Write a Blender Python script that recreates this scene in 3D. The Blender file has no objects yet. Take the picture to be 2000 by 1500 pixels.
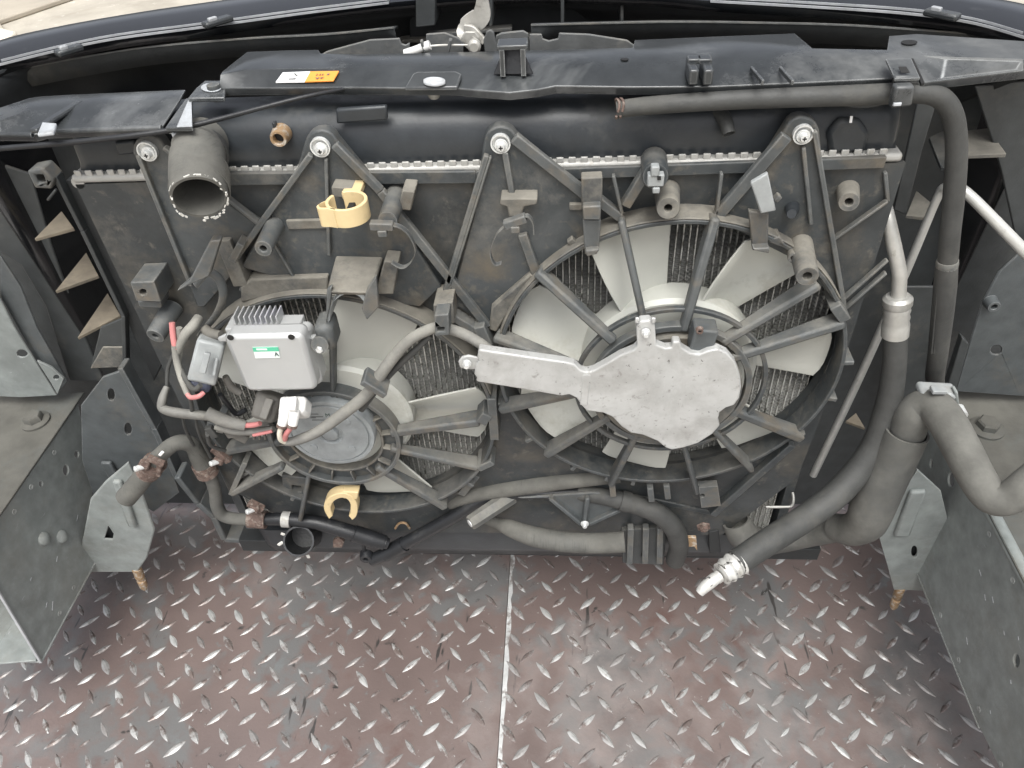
import bpy, bmesh, math, random
from mathutils import Vector, Matrix, geometry, noise as mnoise
random.seed(7)
SC = bpy.context.scene
COL = SC.collection
V = Vector
# ------------------------------------------------------------------ camera (solved from the vanishing points of the place)
FPX = 1485.0
def _n(v): return v.normalized()
FWD = _n(V((105, -1348, FPX)))
DWN = V((120, 1630, FPX)).normalized()
DWN = _n(DWN - FWD * DWN.dot(FWD))
RGT = DWN.cross(FWD)
CAM = V((0.0, -0.6412, 1.05))
def ray(x, y):
    c = V((x - 1000, y - 750, FPX))
    return V((RGT.dot(c), FWD.dot(c), -DWN.dot(c)))
def P(x, y, Y=0.0):
    r = ray(x, y); return CAM + r * ((Y - CAM.y) / r.y)
def Zp(x, y, z=0.0):
    r = ray(x, y); return CAM + r * ((z - CAM.z) / r.z)
def Xp(x, y, X=0.0):
    r = ray(x, y); return CAM + r * ((X - CAM.x) / r.x)
# camera axes in the world frame
cx = V((RGT.x, FWD.x, -DWN.x)); cyd = V((RGT.y, FWD.y, -DWN.y)); cz = V((RGT.z, FWD.z, -DWN.z))
def S(p):      # metres per photo pixel at p
    return (p - CAM).dot(cz) / FPX
cam = bpy.data.cameras.new('camera'); cam.sensor_width = 36; cam.lens = 36 * FPX / 2000.0
cam.clip_start = 0.02; cam.clip_end = 300
camo = bpy.data.objects.new('camera', cam); COL.objects.link(camo)
mw = Matrix.Identity(4)
for i in range(3):
    mw[i][0] = cx[i]; mw[i][1] = -cyd[i]; mw[i][2] = -cz[i]; mw[i][3] = CAM[i]
camo.matrix_world = mw
SC.camera = camo
# ------------------------------------------------------------------ light: overcast day
SUN_EL, SUN_AZ = math.radians(66), math.radians(176)
W = bpy.data.worlds.new('World'); SC.world = W; W.use_nodes = True
nt = W.node_tree; bg = nt.nodes['Background']
sky = nt.nodes.new('ShaderNodeTexSky'); sky.sky_type = 'NISHITA'; sky.sun_disc = False
sky.sun_elevation = SUN_EL; sky.sun_rotation = SUN_AZ
sky.air_density = 0.6; sky.dust_density = 6.0; sky.ozone_density = 0.6
hsv = nt.nodes.new('ShaderNodeHueSaturation'); hsv.inputs['Saturation'].default_value = .35   # overcast: nearly grey sky
nt.links.new(sky.outputs[0], hsv.inputs['Color']); nt.links.new(hsv.outputs[0], bg.inputs[0]); bg.inputs[1].default_value = 0.15
sl = bpy.data.lights.new('sun', 'SUN'); sl.energy = 1.4; sl.angle = math.radians(42); sl.color = (.97, 1, .965)
so = bpy.data.objects.new('sun', sl); COL.objects.link(so)
sdir = V((math.sin(SUN_AZ) * math.cos(SUN_EL), math.cos(SUN_AZ) * math.cos(SUN_EL), math.sin(SUN_EL)))
so.rotation_euler = sdir.to_track_quat('Z', 'Y').to_euler()
so.location = sdir * 5
vs = SC.view_settings
vs.view_transform = 'Standard'; vs.look = 'None'; vs.gamma = 1; vs.exposure = 0.68; vs.use_curve_mapping = False

# ------------------------------------------------------------------ materials
MATS = {}
def mat(name, base, rough=.5, metal=0., dust=0., dcol=(.20, .175, .14), dscale=22, up=.5, var=.2, vscale=45,
        bump=.15, bscale=350, spots=None, coat=0., streak=None, spec=.5, edge=None, rnd=0., coatr=.08):
    m = bpy.data.materials.new(name); m.use_nodes = True; MATS[name] = m
    t = m.node_tree; N = t.nodes; Lk = t.links.new
    b = N['Principled BSDF']
    geo = N.new('ShaderNodeNewGeometry')
    def noise(scale, detail=5, rough_=.6, vec=None, dist=0.):
        n = N.new('ShaderNodeTexNoise'); n.inputs['Scale'].default_value = scale
        n.inputs['Detail'].default_value = detail; n.inputs['Roughness'].default_value = rough_
        n.inputs['Distortion'].default_value = dist
        Lk(vec if vec else geo.outputs['Position'], n.inputs['Vector']); return n.outputs['Fac']
    def rng(v, a, b_, c=0., d=1.):
        r = N.new('ShaderNodeMapRange'); r.inputs[1].default_value = a; r.inputs[2].default_value = b_
        r.inputs[3].default_value = c; r.inputs[4].default_value = d; Lk(v, r.inputs[0]); return r.outputs[0]
    def mixc(f, a, b_):
        x = N.new('ShaderNodeMix'); x.data_type = 'RGBA'; Lk(f, x.inputs[0])
        for s, val in ((6, a), (7, b_)):
            if isinstance(val, tuple): x.inputs[s].default_value = (*val, 1)
            else: Lk(val, x.inputs[s])
        return x.outputs[2]
    def math_(op, a, b_):
        x = N.new('ShaderNodeMath'); x.operation = op
        for i, val in enumerate((a, b_)):
            if isinstance(val, (int, float)): x.inputs[i].default_value = val
            else: Lk(val, x.inputs[i])
        return x.outputs[0]
    lo = tuple(c * (1 - var) for c in base); hi = tuple(min(1, c * (1 + var)) for c in base)
    col = mixc(rng(noise(vscale), .3, .7), lo, hi)
    rgh = None
    if spots:
        for (scol, sscale, a, b_) in spots:
            f = rng(noise(sscale, 6, .65, dist=.3), a, b_)
            col = mixc(f, col, scol)
    if streak:   # fine worn scratches with a direction of their own
        scol, sc3, a, b_ = streak
        mp = N.new('ShaderNodeMapping'); mp.inputs['Scale'].default_value = sc3
        Lk(geo.outputs['Position'], mp.inputs[0])
        col = mixc(rng(noise(1.0, 3, .6, vec=mp.outputs[0]), a, b_), col, scol)
    if edge:     # rubbed edges
        ecol, er, es = edge
        bv = N.new('ShaderNodeBevel'); bv.samples = 3; bv.inputs[0].default_value = er
        dt = N.new('ShaderNodeVectorMath'); dt.operation = 'DOT_PRODUCT'
        Lk(bv.outputs[0], dt.inputs[0]); Lk(geo.outputs['Normal'], dt.inputs[1])
        ef = math_('MULTIPLY', rng(dt.outputs['Value'], .985, .80, 0, es), rng(noise(90, 4), .3, .6, .35, 1.))
        col = mixc(ef, col, ecol)
    if rnd:
        oi = N.new('ShaderNodeObjectInfo')
        col = mixc(rng(oi.outputs['Random'], 0, 1, 0, rnd), col, (.13, .105, .098))
    if dust > 0:
        sep = N.new('ShaderNodeSeparateXYZ'); Lk(geo.outputs['Normal'], sep.inputs[0])
        upz = math_('MAXIMUM', sep.outputs[2], 0.)
        big = rng(noise(dscale * .5, 3, .5), .34, .66); fine = rng(noise(dscale * 4.2, 9, .75), .28, .72)
        s = math_('ADD', math_('MULTIPLY', big, .55), math_('MULTIPLY', fine, .45))
        s = math_('ADD', s, math_('MULTIPLY', upz, up * .5))
        f = rng(s, .98 - dust, 1.42 - dust)
        dc = mixc(rng(noise(dscale * 1.7, 4), .35, .65), tuple(c * .8 for c in dcol), tuple(min(1, c * 1.15) for c in dcol))
        col = mixc(f, col, dc)
        rgh = rng(f, 0, 1, rough, .9)
    Lk(col, b.inputs['Base Color'])
    if rgh is None: rgh = rng(noise(vscale * 1.4, 6), .3, .7, max(.04, rough * .8), min(1, rough * 1.2))
    Lk(rgh, b.inputs['Roughness'])
    b.inputs['Metallic'].default_value = metal
    b.inputs['Specular IOR Level'].default_value = spec
    if coat: b.inputs['Coat Weight'].default_value = coat; b.inputs['Coat Roughness'].default_value = coatr
    if bump:
        bp = N.new('ShaderNodeBump'); bp.inputs['Strength'].default_value = bump; bp.inputs['Distance'].default_value = .002
        Lk(noise(bscale, 4, .6), bp.inputs['Height']); Lk(bp.outputs[0], b.inputs['Normal'])
    return m
mat('shroud', (.042, .048, .051), .48, edge=((.17, .172, .165), .0022, .8), dust=.40, dcol=(.125, .122, .112), up=.6, spots=[((.075, .081, .084), 12, .48, .72), ((.115, .10, .078), 18, .52, .72), ((.125, .117, .10), 70, .56, .74)])
mat('shroud_recess_shade', (.032, .036, .038), .46, dust=.34, dcol=(.10, .094, .082), up=.5, spots=[((.052, .057, .059), 10, .48, .72), ((.085, .077, .063), 16, .50, .74), ((.105, .099, .086), 75, .58, .74)])  # same plastic as the ears, recess shade put into a darker colour
mat('shroud_dusty', (.07, .072, .071), .6, edge=((.26, .25, .225), .002, .7), dust=.66, dcol=(.20, .188, .160), up=.6, spots=[((.13, .108, .078), 24, .46, .68)])
mat('shroud_rib', (.080, .086, .087), .52, edge=((.24, .24, .225), .0022, .9), dust=.42, dcol=(.175, .170, .152), up=.5, spots=[((.14, .122, .096), 30, .50, .70)])
mat('tank', (.027, .031, .035), .40, dust=.22, dcol=(.075, .076, .072), up=.35, bump=.08)
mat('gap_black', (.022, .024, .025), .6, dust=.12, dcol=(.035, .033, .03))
mat('duct', (.045, .049, .050), .5, edge=((.07, .07, .066), .002, .7), dust=.34, dcol=(.11, .105, .092), up=.5)
mat('gusset', (.07, .066, .055), .7, dust=.95, dcol=(.19, .162, .122), up=.4)
mat('cover', (.030, .033, .035), .20, edge=((.36, .37, .37), .0016, .9), dust=.36, dcol=(.17, .175, .174), dscale=3, up=.22, bump=.05,
    spots=[((.055, .059, .061), 9, .45, .75), ((.24, .247, .247), 4.5, .55, .85)])  # pale patches and dust also paint in soft sky reflections
mat('cover_pale', (.42, .44, .46), .45, dust=.35, dcol=(.25, .255, .25), spots=[((.2, .21, .22), 30, .55, .7)])
mat('paint_black', (.010, .011, .013), .18, var=.1, bump=.02, coat=.5, spots=[((.05, .052, .055), 30, .62, .8)])
mat('paint_edge', (.34, .35, .36), .3, var=.2)
mat('white_fan', (.47, .475, .435), .42, dust=.36, dcol=(.36, .348, .30), up=.2, var=.07, vscale=12, bump=.03)
mat('motor', (.25, .268, .272), .45, dust=.35, dcol=(.33, .335, .325), up=.3, bump=.3)
mat('alu_shield', (.48, .485, .475), .5, metal=.25, var=.10, vscale=18, bump=.12,
    spots=[((.33, .326, .312), 17, .46, .72), ((.52, .525, .515), 32, .5, .8), ((.30, .292, .28), 120, .60, .70), ((.09, .085, .08), 170, .645, .70)])
mat('alu_box', (.45, .458, .455), .42, metal=.25, var=.07, vscale=14, bump=.06, spots=[((.50, .50, .55), 16, .55, .7)])
mat('alu_pipe', (.43, .425, .40), .42, metal=.45, var=.15, spots=[((.25, .235, .20), 60, .58, .72)])
mat('alu_bright', (.50, .50, .475), .4, metal=.3, var=.1, spots=[((.35, .34, .31), 80, .6, .72)])
mat('alu_worn', (.56, .555, .53), .45, metal=.3, var=.15, spots=[((.30, .29, .26), 60, .5, .66), ((.05, .048, .045), 120, .575, .62)])
mat('alu_crimp', (.38, .376, .355), .5, metal=.15, var=.15, spots=[((.3, .285, .25), 90, .56, .7)])
mat('zinc', (.66, .67, .66), .38, metal=.35, var=.15, spots=[((.3, .29, .27), 200, .58, .7)])
mat('hole_dark', (.01, .01, .01), .7, bump=0)
mat('tube_alu', (.62, .615, .58), .5, metal=.15, var=.25, spots=[((.10, .095, .08), 90, .46, .60)])
mat('fin', (.30, .30, .28), .65, dust=.35, dcol=(.32, .31, .28), up=.1)
mat('rubber', (.050, .051, .049), .6, dust=.42, dcol=(.085, .083, .075), up=.4, bump=.2)
mat('rubber_dusty', (.095, .095, .087), .7, dust=.66, dcol=(.122, .119, .106), up=.4, streak=((.05, .05, .046), (900, 60, 60), .55, .7))
mat('rubber_black', (.014, .015, .017), .42, dust=.1, dcol=(.06, .06, .057))
mat('foam_pipe', (.085, .086, .081), .65, dust=.7, dcol=(.125, .123, .111), up=.45, spots=[((.07, .068, .06), 14, .54, .72)])
mat('thread', (.58, .57, .53), .8)
mat('rust', (.125, .085, .070), .8, var=.4, vscale=160, spots=[((.24, .20, .17), 190, .5, .65), ((.08, .05, .042), 130, .52, .7)], bump=.5)
mat('brass', (.34, .225, .125), .5, metal=.3, var=.3, spots=[((.52, .48, .42), 150, .5, .62)])
mat('cream', (.66, .52, .29), .45, var=.08, bump=.03, spots=[((.5, .40, .23), 60, .6, .75)])
mat('frame', (.225, .245, .238), .48, edge=((.42, .43, .42), .002, .7), dust=.40, dcol=(.20, .20, .182), up=.4, dscale=7, bump=.10,
    spots=[((.155, .168, .163), 6, .52, .72)], streak=((.36, .375, .375), (120, 30, 240), .71, .75))
mat('frame_top', (.085, .092, .088), .6, dust=.68, dcol=(.098, .095, .083), up=.3, dscale=14, spots=[((.05, .049, .045), 20, .48, .68), ((.15, .15, .138), 60, .6, .72)])
mat('frame_dark', (.075, .083, .086), .5, edge=((.28, .29, .29), .002, .8), dust=.38, dcol=(.11, .105, .093), up=.4)
mat('grey_conn', (.29, .305, .305), .5, dust=.3, dcol=(.30, .29, .265), up=.3)
mat('brown_conn', (.115, .11, .100), .6, dust=.5, dcol=(.18, .17, .145), up=.4)
mat('blue_seal', (.035, .04, .065), .5)
mat('white_conn', (.70, .70, .68), .4, var=.05, bump=.02)
mat('wire_red', (.50, .19, .185), .5, dust=.12, dcol=(.5, .38, .34), var=.1)
mat('wire_white', (.66, .62, .52), .5, var=.1)
mat('loom', (.165, .162, .15), .7, dust=.66, dcol=(.245, .238, .212), up=.4)
mat('label_green', (.10, .48, .30), .5, var=.05, bump=0)
mat('label_white', (.74, .80, .77), .5, var=.04, bump=0)
mat('ink', (.05, .08, .07), .6, bump=0)
mat('sticker_white', (.80, .80, .80), .45, var=.03, bump=0)
mat('sticker_orange', (.80, .30, .05), .45, var=.06, bump=0)
mat('latch', (.40, .39, .36), .45, metal=.25, var=.15, spots=[((.2, .19, .17), 70, .55, .7)])
mat('latch_grey', (.085, .089, .09), .5, dust=.4, dcol=(.17, .165, .15))
mat('plate_paint', (.140, .105, .096), .33, coat=.9, coatr=.30, spec=.7, var=.2, vscale=5, dscale=5, bump=.18, bscale=200, dust=.42, dcol=(.205, .172, .160), up=.02,
    spots=[((.128, .126, .124), 5.5, .50, .57), ((.075, .070, .069), 3.1, .56, .72), ((.14, .147, .147), 26, .62, .68), ((.115, .073, .064), 11, .58, .70),
           ((.035, .032, .03), 42, .64, .70), ((.36, .36, .35), 85, .665, .70)], streak=((.04, .036, .034), (60, 9, 60), .66, .69))
mat('lug_steel', (.44, .442, .432), .37, metal=.3, rnd=.7, var=.25, vscale=60, spots=[((.17, .135, .122), 38, .47, .58), ((.46, .46, .45), 110, .57, .66)])
mat('edge_steel', (.56, .565, .56), .4, metal=.3, var=.2, vscale=50, spots=[((.26, .235, .22), 45, .52, .62)])
mat('concrete', (.42, .385, .325), .85, var=.12, vscale=3, bump=.3, bscale=120, spots=[((.33, .30, .25), 1.2, .5, .66), ((.55, .52, .46), 14, .62, .72)])
mat('concrete_b', (.37, .33, .27), .85, var=.12, vscale=3, bump=.3, bscale=120)
mat('stone', (.62, .57, .48), .8, var=.15)

# ------------------------------------------------------------------ mesh helpers
def tag(o, label, cat, group=None):
    o['label'] = label; o['category'] = cat
    if group: o['group'] = group
    return o
def wloc(o):
    l = V((0, 0, 0))
    while o: l += o.location; o = o.parent
    return l
def thing(name, label, cat, loc, group=None):
    o = bpy.data.objects.new(name, None); o.empty_display_size = .02; COL.objects.link(o); o.location = loc
    return tag(o, label, cat, group)
def obj(name, verts, faces, m, parent=None, smooth=35, bevel=0., seg=2, solid=0., recalc=True):
    c = V((0, 0, 0))
    for v in verts: c += V(v)
    c /= len(verts)
    me = bpy.data.meshes.new(name)
    me.from_pydata([tuple(V(v) - c) for v in verts], [], faces)
    if recalc:
        bm = bmesh.new(); bm.from_mesh(me); bmesh.ops.recalc_face_normals(bm, faces=bm.faces); bm.to_mesh(me); bm.free()
    me.materials.append(MATS[m])
    if smooth:
        for p in me.polygons: p.use_smooth = True
        me.set_sharp_from_angle(angle=math.radians(smooth))
    o = bpy.data.objects.new(name, me); COL.objects.link(o)
    if parent: o.parent = parent; o.location = c - wloc(parent)
    else: o.location = c
    if solid:
        s = o.modifiers.new('s', 'SOLIDIFY'); s.thickness = solid; s.offset = -1
    if bevel:
        b = o.modifiers.new('b', 'BEVEL'); b.width = bevel; b.segments = seg; b.limit_method = 'ANGLE'; b.angle_limit = math.radians(40)
    return o
def dup(o, parent, world):
    c = o.copy(); COL.objects.link(c); c.parent = parent; c.location = world - wloc(parent); return c
def joined(parts):
    vs, fs = [], []
    for v, f in parts:
        k = len(vs); vs += list(v); fs += [tuple(i + k for i in q) for q in f]
    return vs, fs
def g_prism(outer, ext, holes=()):
    loops = [list(outer)] + [list(h) for h in holes]
    vs = [V(p) for l in loops for p in l]; n = len(vs); ext = V(ext)
    fs = []
    if holes:
        for t in geometry.tessellate_polygon(loops): fs += [tuple(t), tuple(i + n for i in reversed(t))]
    else:
        fs = [tuple(range(n)), tuple(range(2 * n - 1, n - 1, -1))]
    k = 0
    for l in loops:
        m = len(l)
        for i in range(m):
            a, b = k + i, k + (i + 1) % m; fs.append((a, b, b + n, a + n))
        k += m
    return vs + [v + ext for v in vs], fs
def circ(c, r, n=20, axis='y', ry=None, a0=0):
    ry = ry or r; out = []
    for i in range(n):
        a = a0 + 2 * math.pi * i / n; u, w = r * math.cos(a), ry * math.sin(a)
        out.append(c + (V((u, 0, w)) if axis == 'y' else V((u, w, 0)) if axis == 'z' else V((0, u, w))))
    return out
def poly(name, pts, Y, t, m, parent=None, holes=(), bevel=.0012):
    return obj(name, *g_prism([P(x, y, Y) for x, y in pts], (0, t, 0), [[P(x, y, Y) for x, y in h] for h in holes]), m, parent, bevel=bevel)
def zpoly(name, pts, z, t, m, parent=None, bevel=.001, holes=()):
    return obj(name, *g_prism([Zp(x, y, z) for x, y in pts], (0, 0, -t), [[Zp(x, y, z) for x, y in h] for h in holes]), m, parent, bevel=bevel)
def xpoly(name, pts, X, t, m, parent=None, bevel=.001, holes=()):
    return obj(name, *g_prism([Xp(x, y, X) for x, y in pts], (t, 0, 0), [[Xp(x, y, X) for x, y in h] for h in holes]), m, parent, bevel=bevel)
def ell(x, y, rx, ry, n=16): return [(x + rx * math.cos(2 * math.pi * i / n), y + ry * math.sin(2 * math.pi * i / n)) for i in range(n)]
def g_box(c, sx, sy, sz, R=None):
    vs = []
    for i in (-1, 1):
        for j in (-1, 1):
            for k in (-1, 1):
                d = V((i * sx / 2, j * sy / 2, k * sz / 2)); vs.append(V(c) + (R @ d if R else d))
    return vs, [(0, 1, 3, 2), (4, 6, 7, 5), (0, 4, 5, 1), (2, 3, 7, 6), (0, 2, 6, 4), (1, 5, 7, 3)]
def box(name, c, sx, sy, sz, m, parent=None, R=None, bevel=.001):
    return obj(name, *g_box(c, sx, sy, sz, R), m, parent, bevel=bevel)
def g_bar(a, b, w, h, up=V((0, -1, 0)), w2=None, h2=None):
    """beam a->b, w across, h along 'up' (top of the beam lies on a,b)"""
    a, b = V(a), V(b); d = (b - a).normalized(); s = d.cross(up).normalized(); u = s.cross(d).normalized()
    w2 = w2 or w; h2 = h2 or h; vs = []
    for p, ww, hh in ((a, w, h), (b, w2, h2)):
        vs += [p - s * ww / 2, p + s * ww / 2, p + s * ww / 2 - u * hh, p - s * ww / 2 - u * hh]
    return vs, [(0, 1, 2, 3), (7, 6, 5, 4), (0, 4, 5, 1), (1, 5, 6, 2), (2, 6, 7, 3), (3, 7, 4, 0)]
def rib(name, a, b, wpx, h, m, parent, Y=-.03, Y2=None, w2=None, bevel=.001, h2=None):
    p, q = P(a[0], a[1], Y), P(b[0], b[1], Y if Y2 is None else Y2)
    return obj(name, *g_bar(p, q, wpx * S(p), h, w2=(w2 or wpx) * S(q), h2=h2), m, parent, bevel=bevel)
def spline(pts, k=6):
    """catmull-rom through (vec, r) pairs"""
    out = []
    n = len(pts)
    for i in range(n - 1):
        p0, p1, p2, p3 = pts[max(0, i - 1)], pts[i], pts[i + 1], pts[min(n - 1, i + 2)]
        for j in range(k):
            t = j / k
            def cr(a, b, c, d): return .5 * ((2 * b) + (c - a) * t + (2 * a - 5 * b + 4 * c - d) * t * t + (3 * b - a - 3 * c + d) * t ** 3)
            out.append((cr(p0[0], p1[0], p2[0], p3[0]), p1[1] + (p2[1] - p1[1]) * t))
    out.append(pts[-1]); return out
def g_tube(pr, n=14, open0=0., open1=0., wall=.2, flat=1., ripple=None):
    """pr: list of (point, radius); openX = depth of the bore at that end"""
    pts = [V(p) for p, _ in pr]; rs = [r for _, r in pr]
    tang = [(pts[min(i + 1, len(pts) - 1)] - pts[max(i - 1, 0)]).normalized() for i in range(len(pts))]
    u = tang[0].orthogonal().normalized()
    vs, fs = [], []; frames = []
    for i, p in enumerate(pts):
        if i: u = (u - tang[i] * u.dot(tang[i])).normalized()
        w = tang[i].cross(u); frames.append((u.copy(), w))
        r = rs[i]
        if ripple: r *= 1 + ripple[0] * (1 if i % ripple[1] < ripple[1] / 2 else 0)
        for j in range(n):
            a = 2 * math.pi * j / n; vs.append(p + u * (r * math.cos(a)) + w * (r * flat * math.sin(a)))
    for i in range(len(pts) - 1):
        for j in range(n):
            a, b = i * n + j, i * n + (j + 1) % n; fs.append((a, b, b + n, a + n))
    for end, dep in ((0, open0), (len(pts) - 1, open1)):
        base = end * n; sgn = 1 if end == 0 else -1
        if not dep:
            fs.append(tuple(range(base, base + n)))
        else:
            u_, w_ = frames[end]; ri = rs[end] * (1 - wall)
            k = len(vs)
            for dd in (0, dep):
                c = pts[end] + tang[end] * (sgn * dd)
                for j in range(n):
                    a = 2 * math.pi * j / n; vs.append(c + u_ * (ri * math.cos(a)) + w_ * (ri * flat * math.sin(a)))
            for j in range(n):
                j2 = (j + 1) % n
                fs.append((base + j, base + j2, k + j2, k + j)); fs.append((k + j, k + j2, k + n + j2, k + n + j))
            fs.append(tuple(range(k + n, k + 2 * n)))
    return vs, fs
def hose(name, pts, m, parent=None, n=14, k=6, **kw):
    """pts (x, y, Y, r_px) in photo pixels on the plane at depth Y"""
    pr = []
    for x, y, Y, r in pts:
        p = P(x, y, Y); pr.append((p, r * S(p)))
    return obj(name, *g_tube(spline(pr, k), n, **kw), m, parent, smooth=50)
def wtube(name, pts, r, m, parent=None, n=12, k=6, **kw):
    return obj(name, *g_tube(spline([(V(p), r) for p in pts], k), n, **kw), m, parent, smooth=50)
def g_lathe(prof, c, ax, n=24):
    """prof: (r, h) along ax from c"""
    ax = V(ax).normalized(); u = ax.orthogonal().normalized(); w = ax.cross(u); vs, fs = [], []
    for r, h in prof:
        for j in range(n):
            a = 2 * math.pi * j / n; vs.append(V(c) + ax * h + u * (r * math.cos(a)) + w * (r * math.sin(a)))
    for i in range(len(prof) - 1):
        for j in range(n):
            a, b = i * n + j, i * n + (j + 1) % n; fs.append((a, b, b + n, a + n))
    fs.append(tuple(range(n))); fs.append(tuple(range((len(prof) - 1) * n, len(prof) * n)))
    return vs, fs
def lathe(name, prof, c, ax, m, parent=None, n=24, bevel=0):
    return obj(name, *g_lathe(prof, c, ax, n), m, parent, smooth=40, bevel=bevel)
def boss(name, x, y, Ytip, rpx, m, parent, base=None, Ybase=-.016, hole=.42, taper=1.15, holemat=None, n=20):
    """hollow mounting post whose tip is at pixel x,y on plane Ytip"""
    p = P(x, y, Ytip); r = rpx * S(p)
    q = V((p.x, Ybase, p.z)) if base is None else P(base[0], base[1], Ybase)
    ax = (q - p); L = ax.length
    prof = [(r * hole, L * .6), (r * hole, .0006), (r * (hole + .08), 0), (r * .93, 0), (r, .0015), (r * taper, L)]
    o = lathe(name, prof, p, ax, m, parent, n)
    d = lathe('bore', [(r * hole * .99, 0), (r * hole * .99, .002)], p + ax.normalized() * L * .45, ax, holemat or 'hole_dark', o, 14)
    return o
def screw(name, x, y, Y, rpx, parent, m='zinc', hexhead=False, cross=True):
    p = P(x, y, Y); r = rpx * S(p); ax = V((0, -1, 0))
    o = lathe(name, [(r, 0), (r, .0015), (r * .93, .0022), (r * .66, .0022), (r * .60, .0055), (r * .5, .0065)], p, ax, m, parent, 6 if hexhead else 24)
    if cross:
        vs, fs = joined([g_box(p + V((0, -.0066, 0)), r * .62, .0006, r * .16), g_box(p + V((0, -.0067, 0)), r * .16, .0006, r * .62)])
        obj('cross_slot', vs, fs, 'hole_dark', o, smooth=0)
    return o
def loft(name, rows, m, parent=None, thick=.0025, bevel=.0, smooth=30):
    n = len(rows[0]); vs = [v for r in rows for v in r]; fs = []
    for i in range(len(rows) - 1):
        for j in range(n - 1):
            a = i * n + j; fs.append((a, a + 1, a + n + 1, a + n))
    o = obj(name, vs, fs, m, parent, smooth=smooth, solid=thick, bevel=bevel)
    return o
def text(name, s, c, size, m, parent, R):
    cu = bpy.data.curves.new(name, 'FONT'); cu.body = s; cu.size = size; cu.extrude = .00015
    cu.align_x = 'CENTER'; cu.align_y = 'CENTER'
    o = bpy.data.objects.new(name, cu); COL.objects.link(o)
    bpy.context.view_layer.update()
    me = bpy.data.meshes.new_from_object(o.evaluated_get(bpy.context.evaluated_depsgraph_get()))
    bpy.data.objects.remove(o); me.materials.clear(); me.materials.append(MATS[m])
    t = bpy.data.objects.new(name, me); COL.objects.link(t); t.parent = parent; t.location = V(c) - wloc(parent); t.rotation_euler = R
    return t
# ================================================================== SETTING
def structure(o): o['kind'] = 'structure'; return o
g = obj('ground', [(-60, -40, -.6), (60, -40, -.6), (60, 80, -.6), (-60, 80, -.6)], [(0, 1, 2, 3)], 'concrete', smooth=0); structure(g)
# paving slabs in the yard beyond the bumper
slab = structure(obj('paving_slab', *g_prism([Zp(x, y, -.56) for x, y in ((-260, 130), (8, 35), (112, 0), (330, -75), (60, -160), (-330, -60))], (0, 0, -.039)), 'concrete_b', bevel=.01))
slab2 = structure(obj('paving_slab', *g_prism([Zp(x, y, -.565) for x, y in ((-120, 78), (-4, 40), (14, 62), (2, 78), (-110, 120))], (0, 0, -.034)), 'concrete_b', bevel=.01))
ch = [Zp(x, y, -.6) for x, y in ((-30, 74), (10, 70), (40, 78), (22, 92), (-25, 95))]
tag(obj('stone_chip', *g_prism([p + V((0, 0, .06)) for p in ch], (0, 0, -.062)), 'stone', bevel=.015), 'pale broken stone lying on the concrete yard at the corner', 'stone')

SEAM = -.097
def tread_plate(x0, x1, y0, y1, z, name):
    vs, fs = g_box(((x0 + x1) / 2, (y0 + y1) / 2, z - .004), x1 - x0, y1 - y0, .008)
    o = structure(obj(name, vs, fs, 'plate_paint', bevel=.001)); return o
plL = tread_plate(-1.7, SEAM - .0012, -.75, .75, 0., 'tread_plate_left')
plR = tread_plate(SEAM + .0012, 1.5, -.75, .75, .0035, 'tread_plate_right')
# bright worn edge of the right-hand plate
ev = []
rw = random.Random(3)
ys = [-.75 + i * .0125 for i in range(121)]
for yy in ys:
    ev += [V((SEAM + .0010, yy, .0039)), V((SEAM + .0048 + rw.uniform(-.0015, .0025), yy, .0039))]
ef = [(2 * i, 2 * i + 1, 2 * i + 3, 2 * i + 2) for i in range(len(ys) - 1)]
obj('worn_edge', ev, ef, 'edge_steel', plR, solid=.0, smooth=0)
obj('edge_face', *g_box((SEAM + .0004, 0, .0018), .0014, 1.49, .0038), 'edge_steel', plR, smooth=0)
# lens shaped lugs of the tread pattern
def lug_mesh():
    n = 9; vs = []; fs = []; L, Wd, Hh = .0168, .0045, .0019
    for i in range(n):
        t = -1 + 2 * i / (n - 1); w = Wd * (1 - abs(t) ** 1.7) + .0002; h = Hh * (1 - abs(t) ** 3)
        vs += [V((t * L, -w, 0)), V((t * L, -w * .36, h)), V((t * L, w * .36, h)), V((t * L, w, 0))]
    for i in range(n - 1):
        for j in range(3):
            a = i * 4 + j; fs.append((a, a + 1, a + 5, a + 4))
    return vs, fs
lv, lf = lug_mesh()
lug_proto = bpy.data.meshes.new('lug'); lug_proto.from_pydata([tuple(v) for v in lv], [], lf); lug_proto.materials.append(MATS['lug_steel'])
def proj(p):
    d = V(p) - CAM; zc = d.dot(cz); return 1000 + FPX * d.dot(cx) / zc, 750 + FPX * d.dot(cyd) / zc, zc
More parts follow.
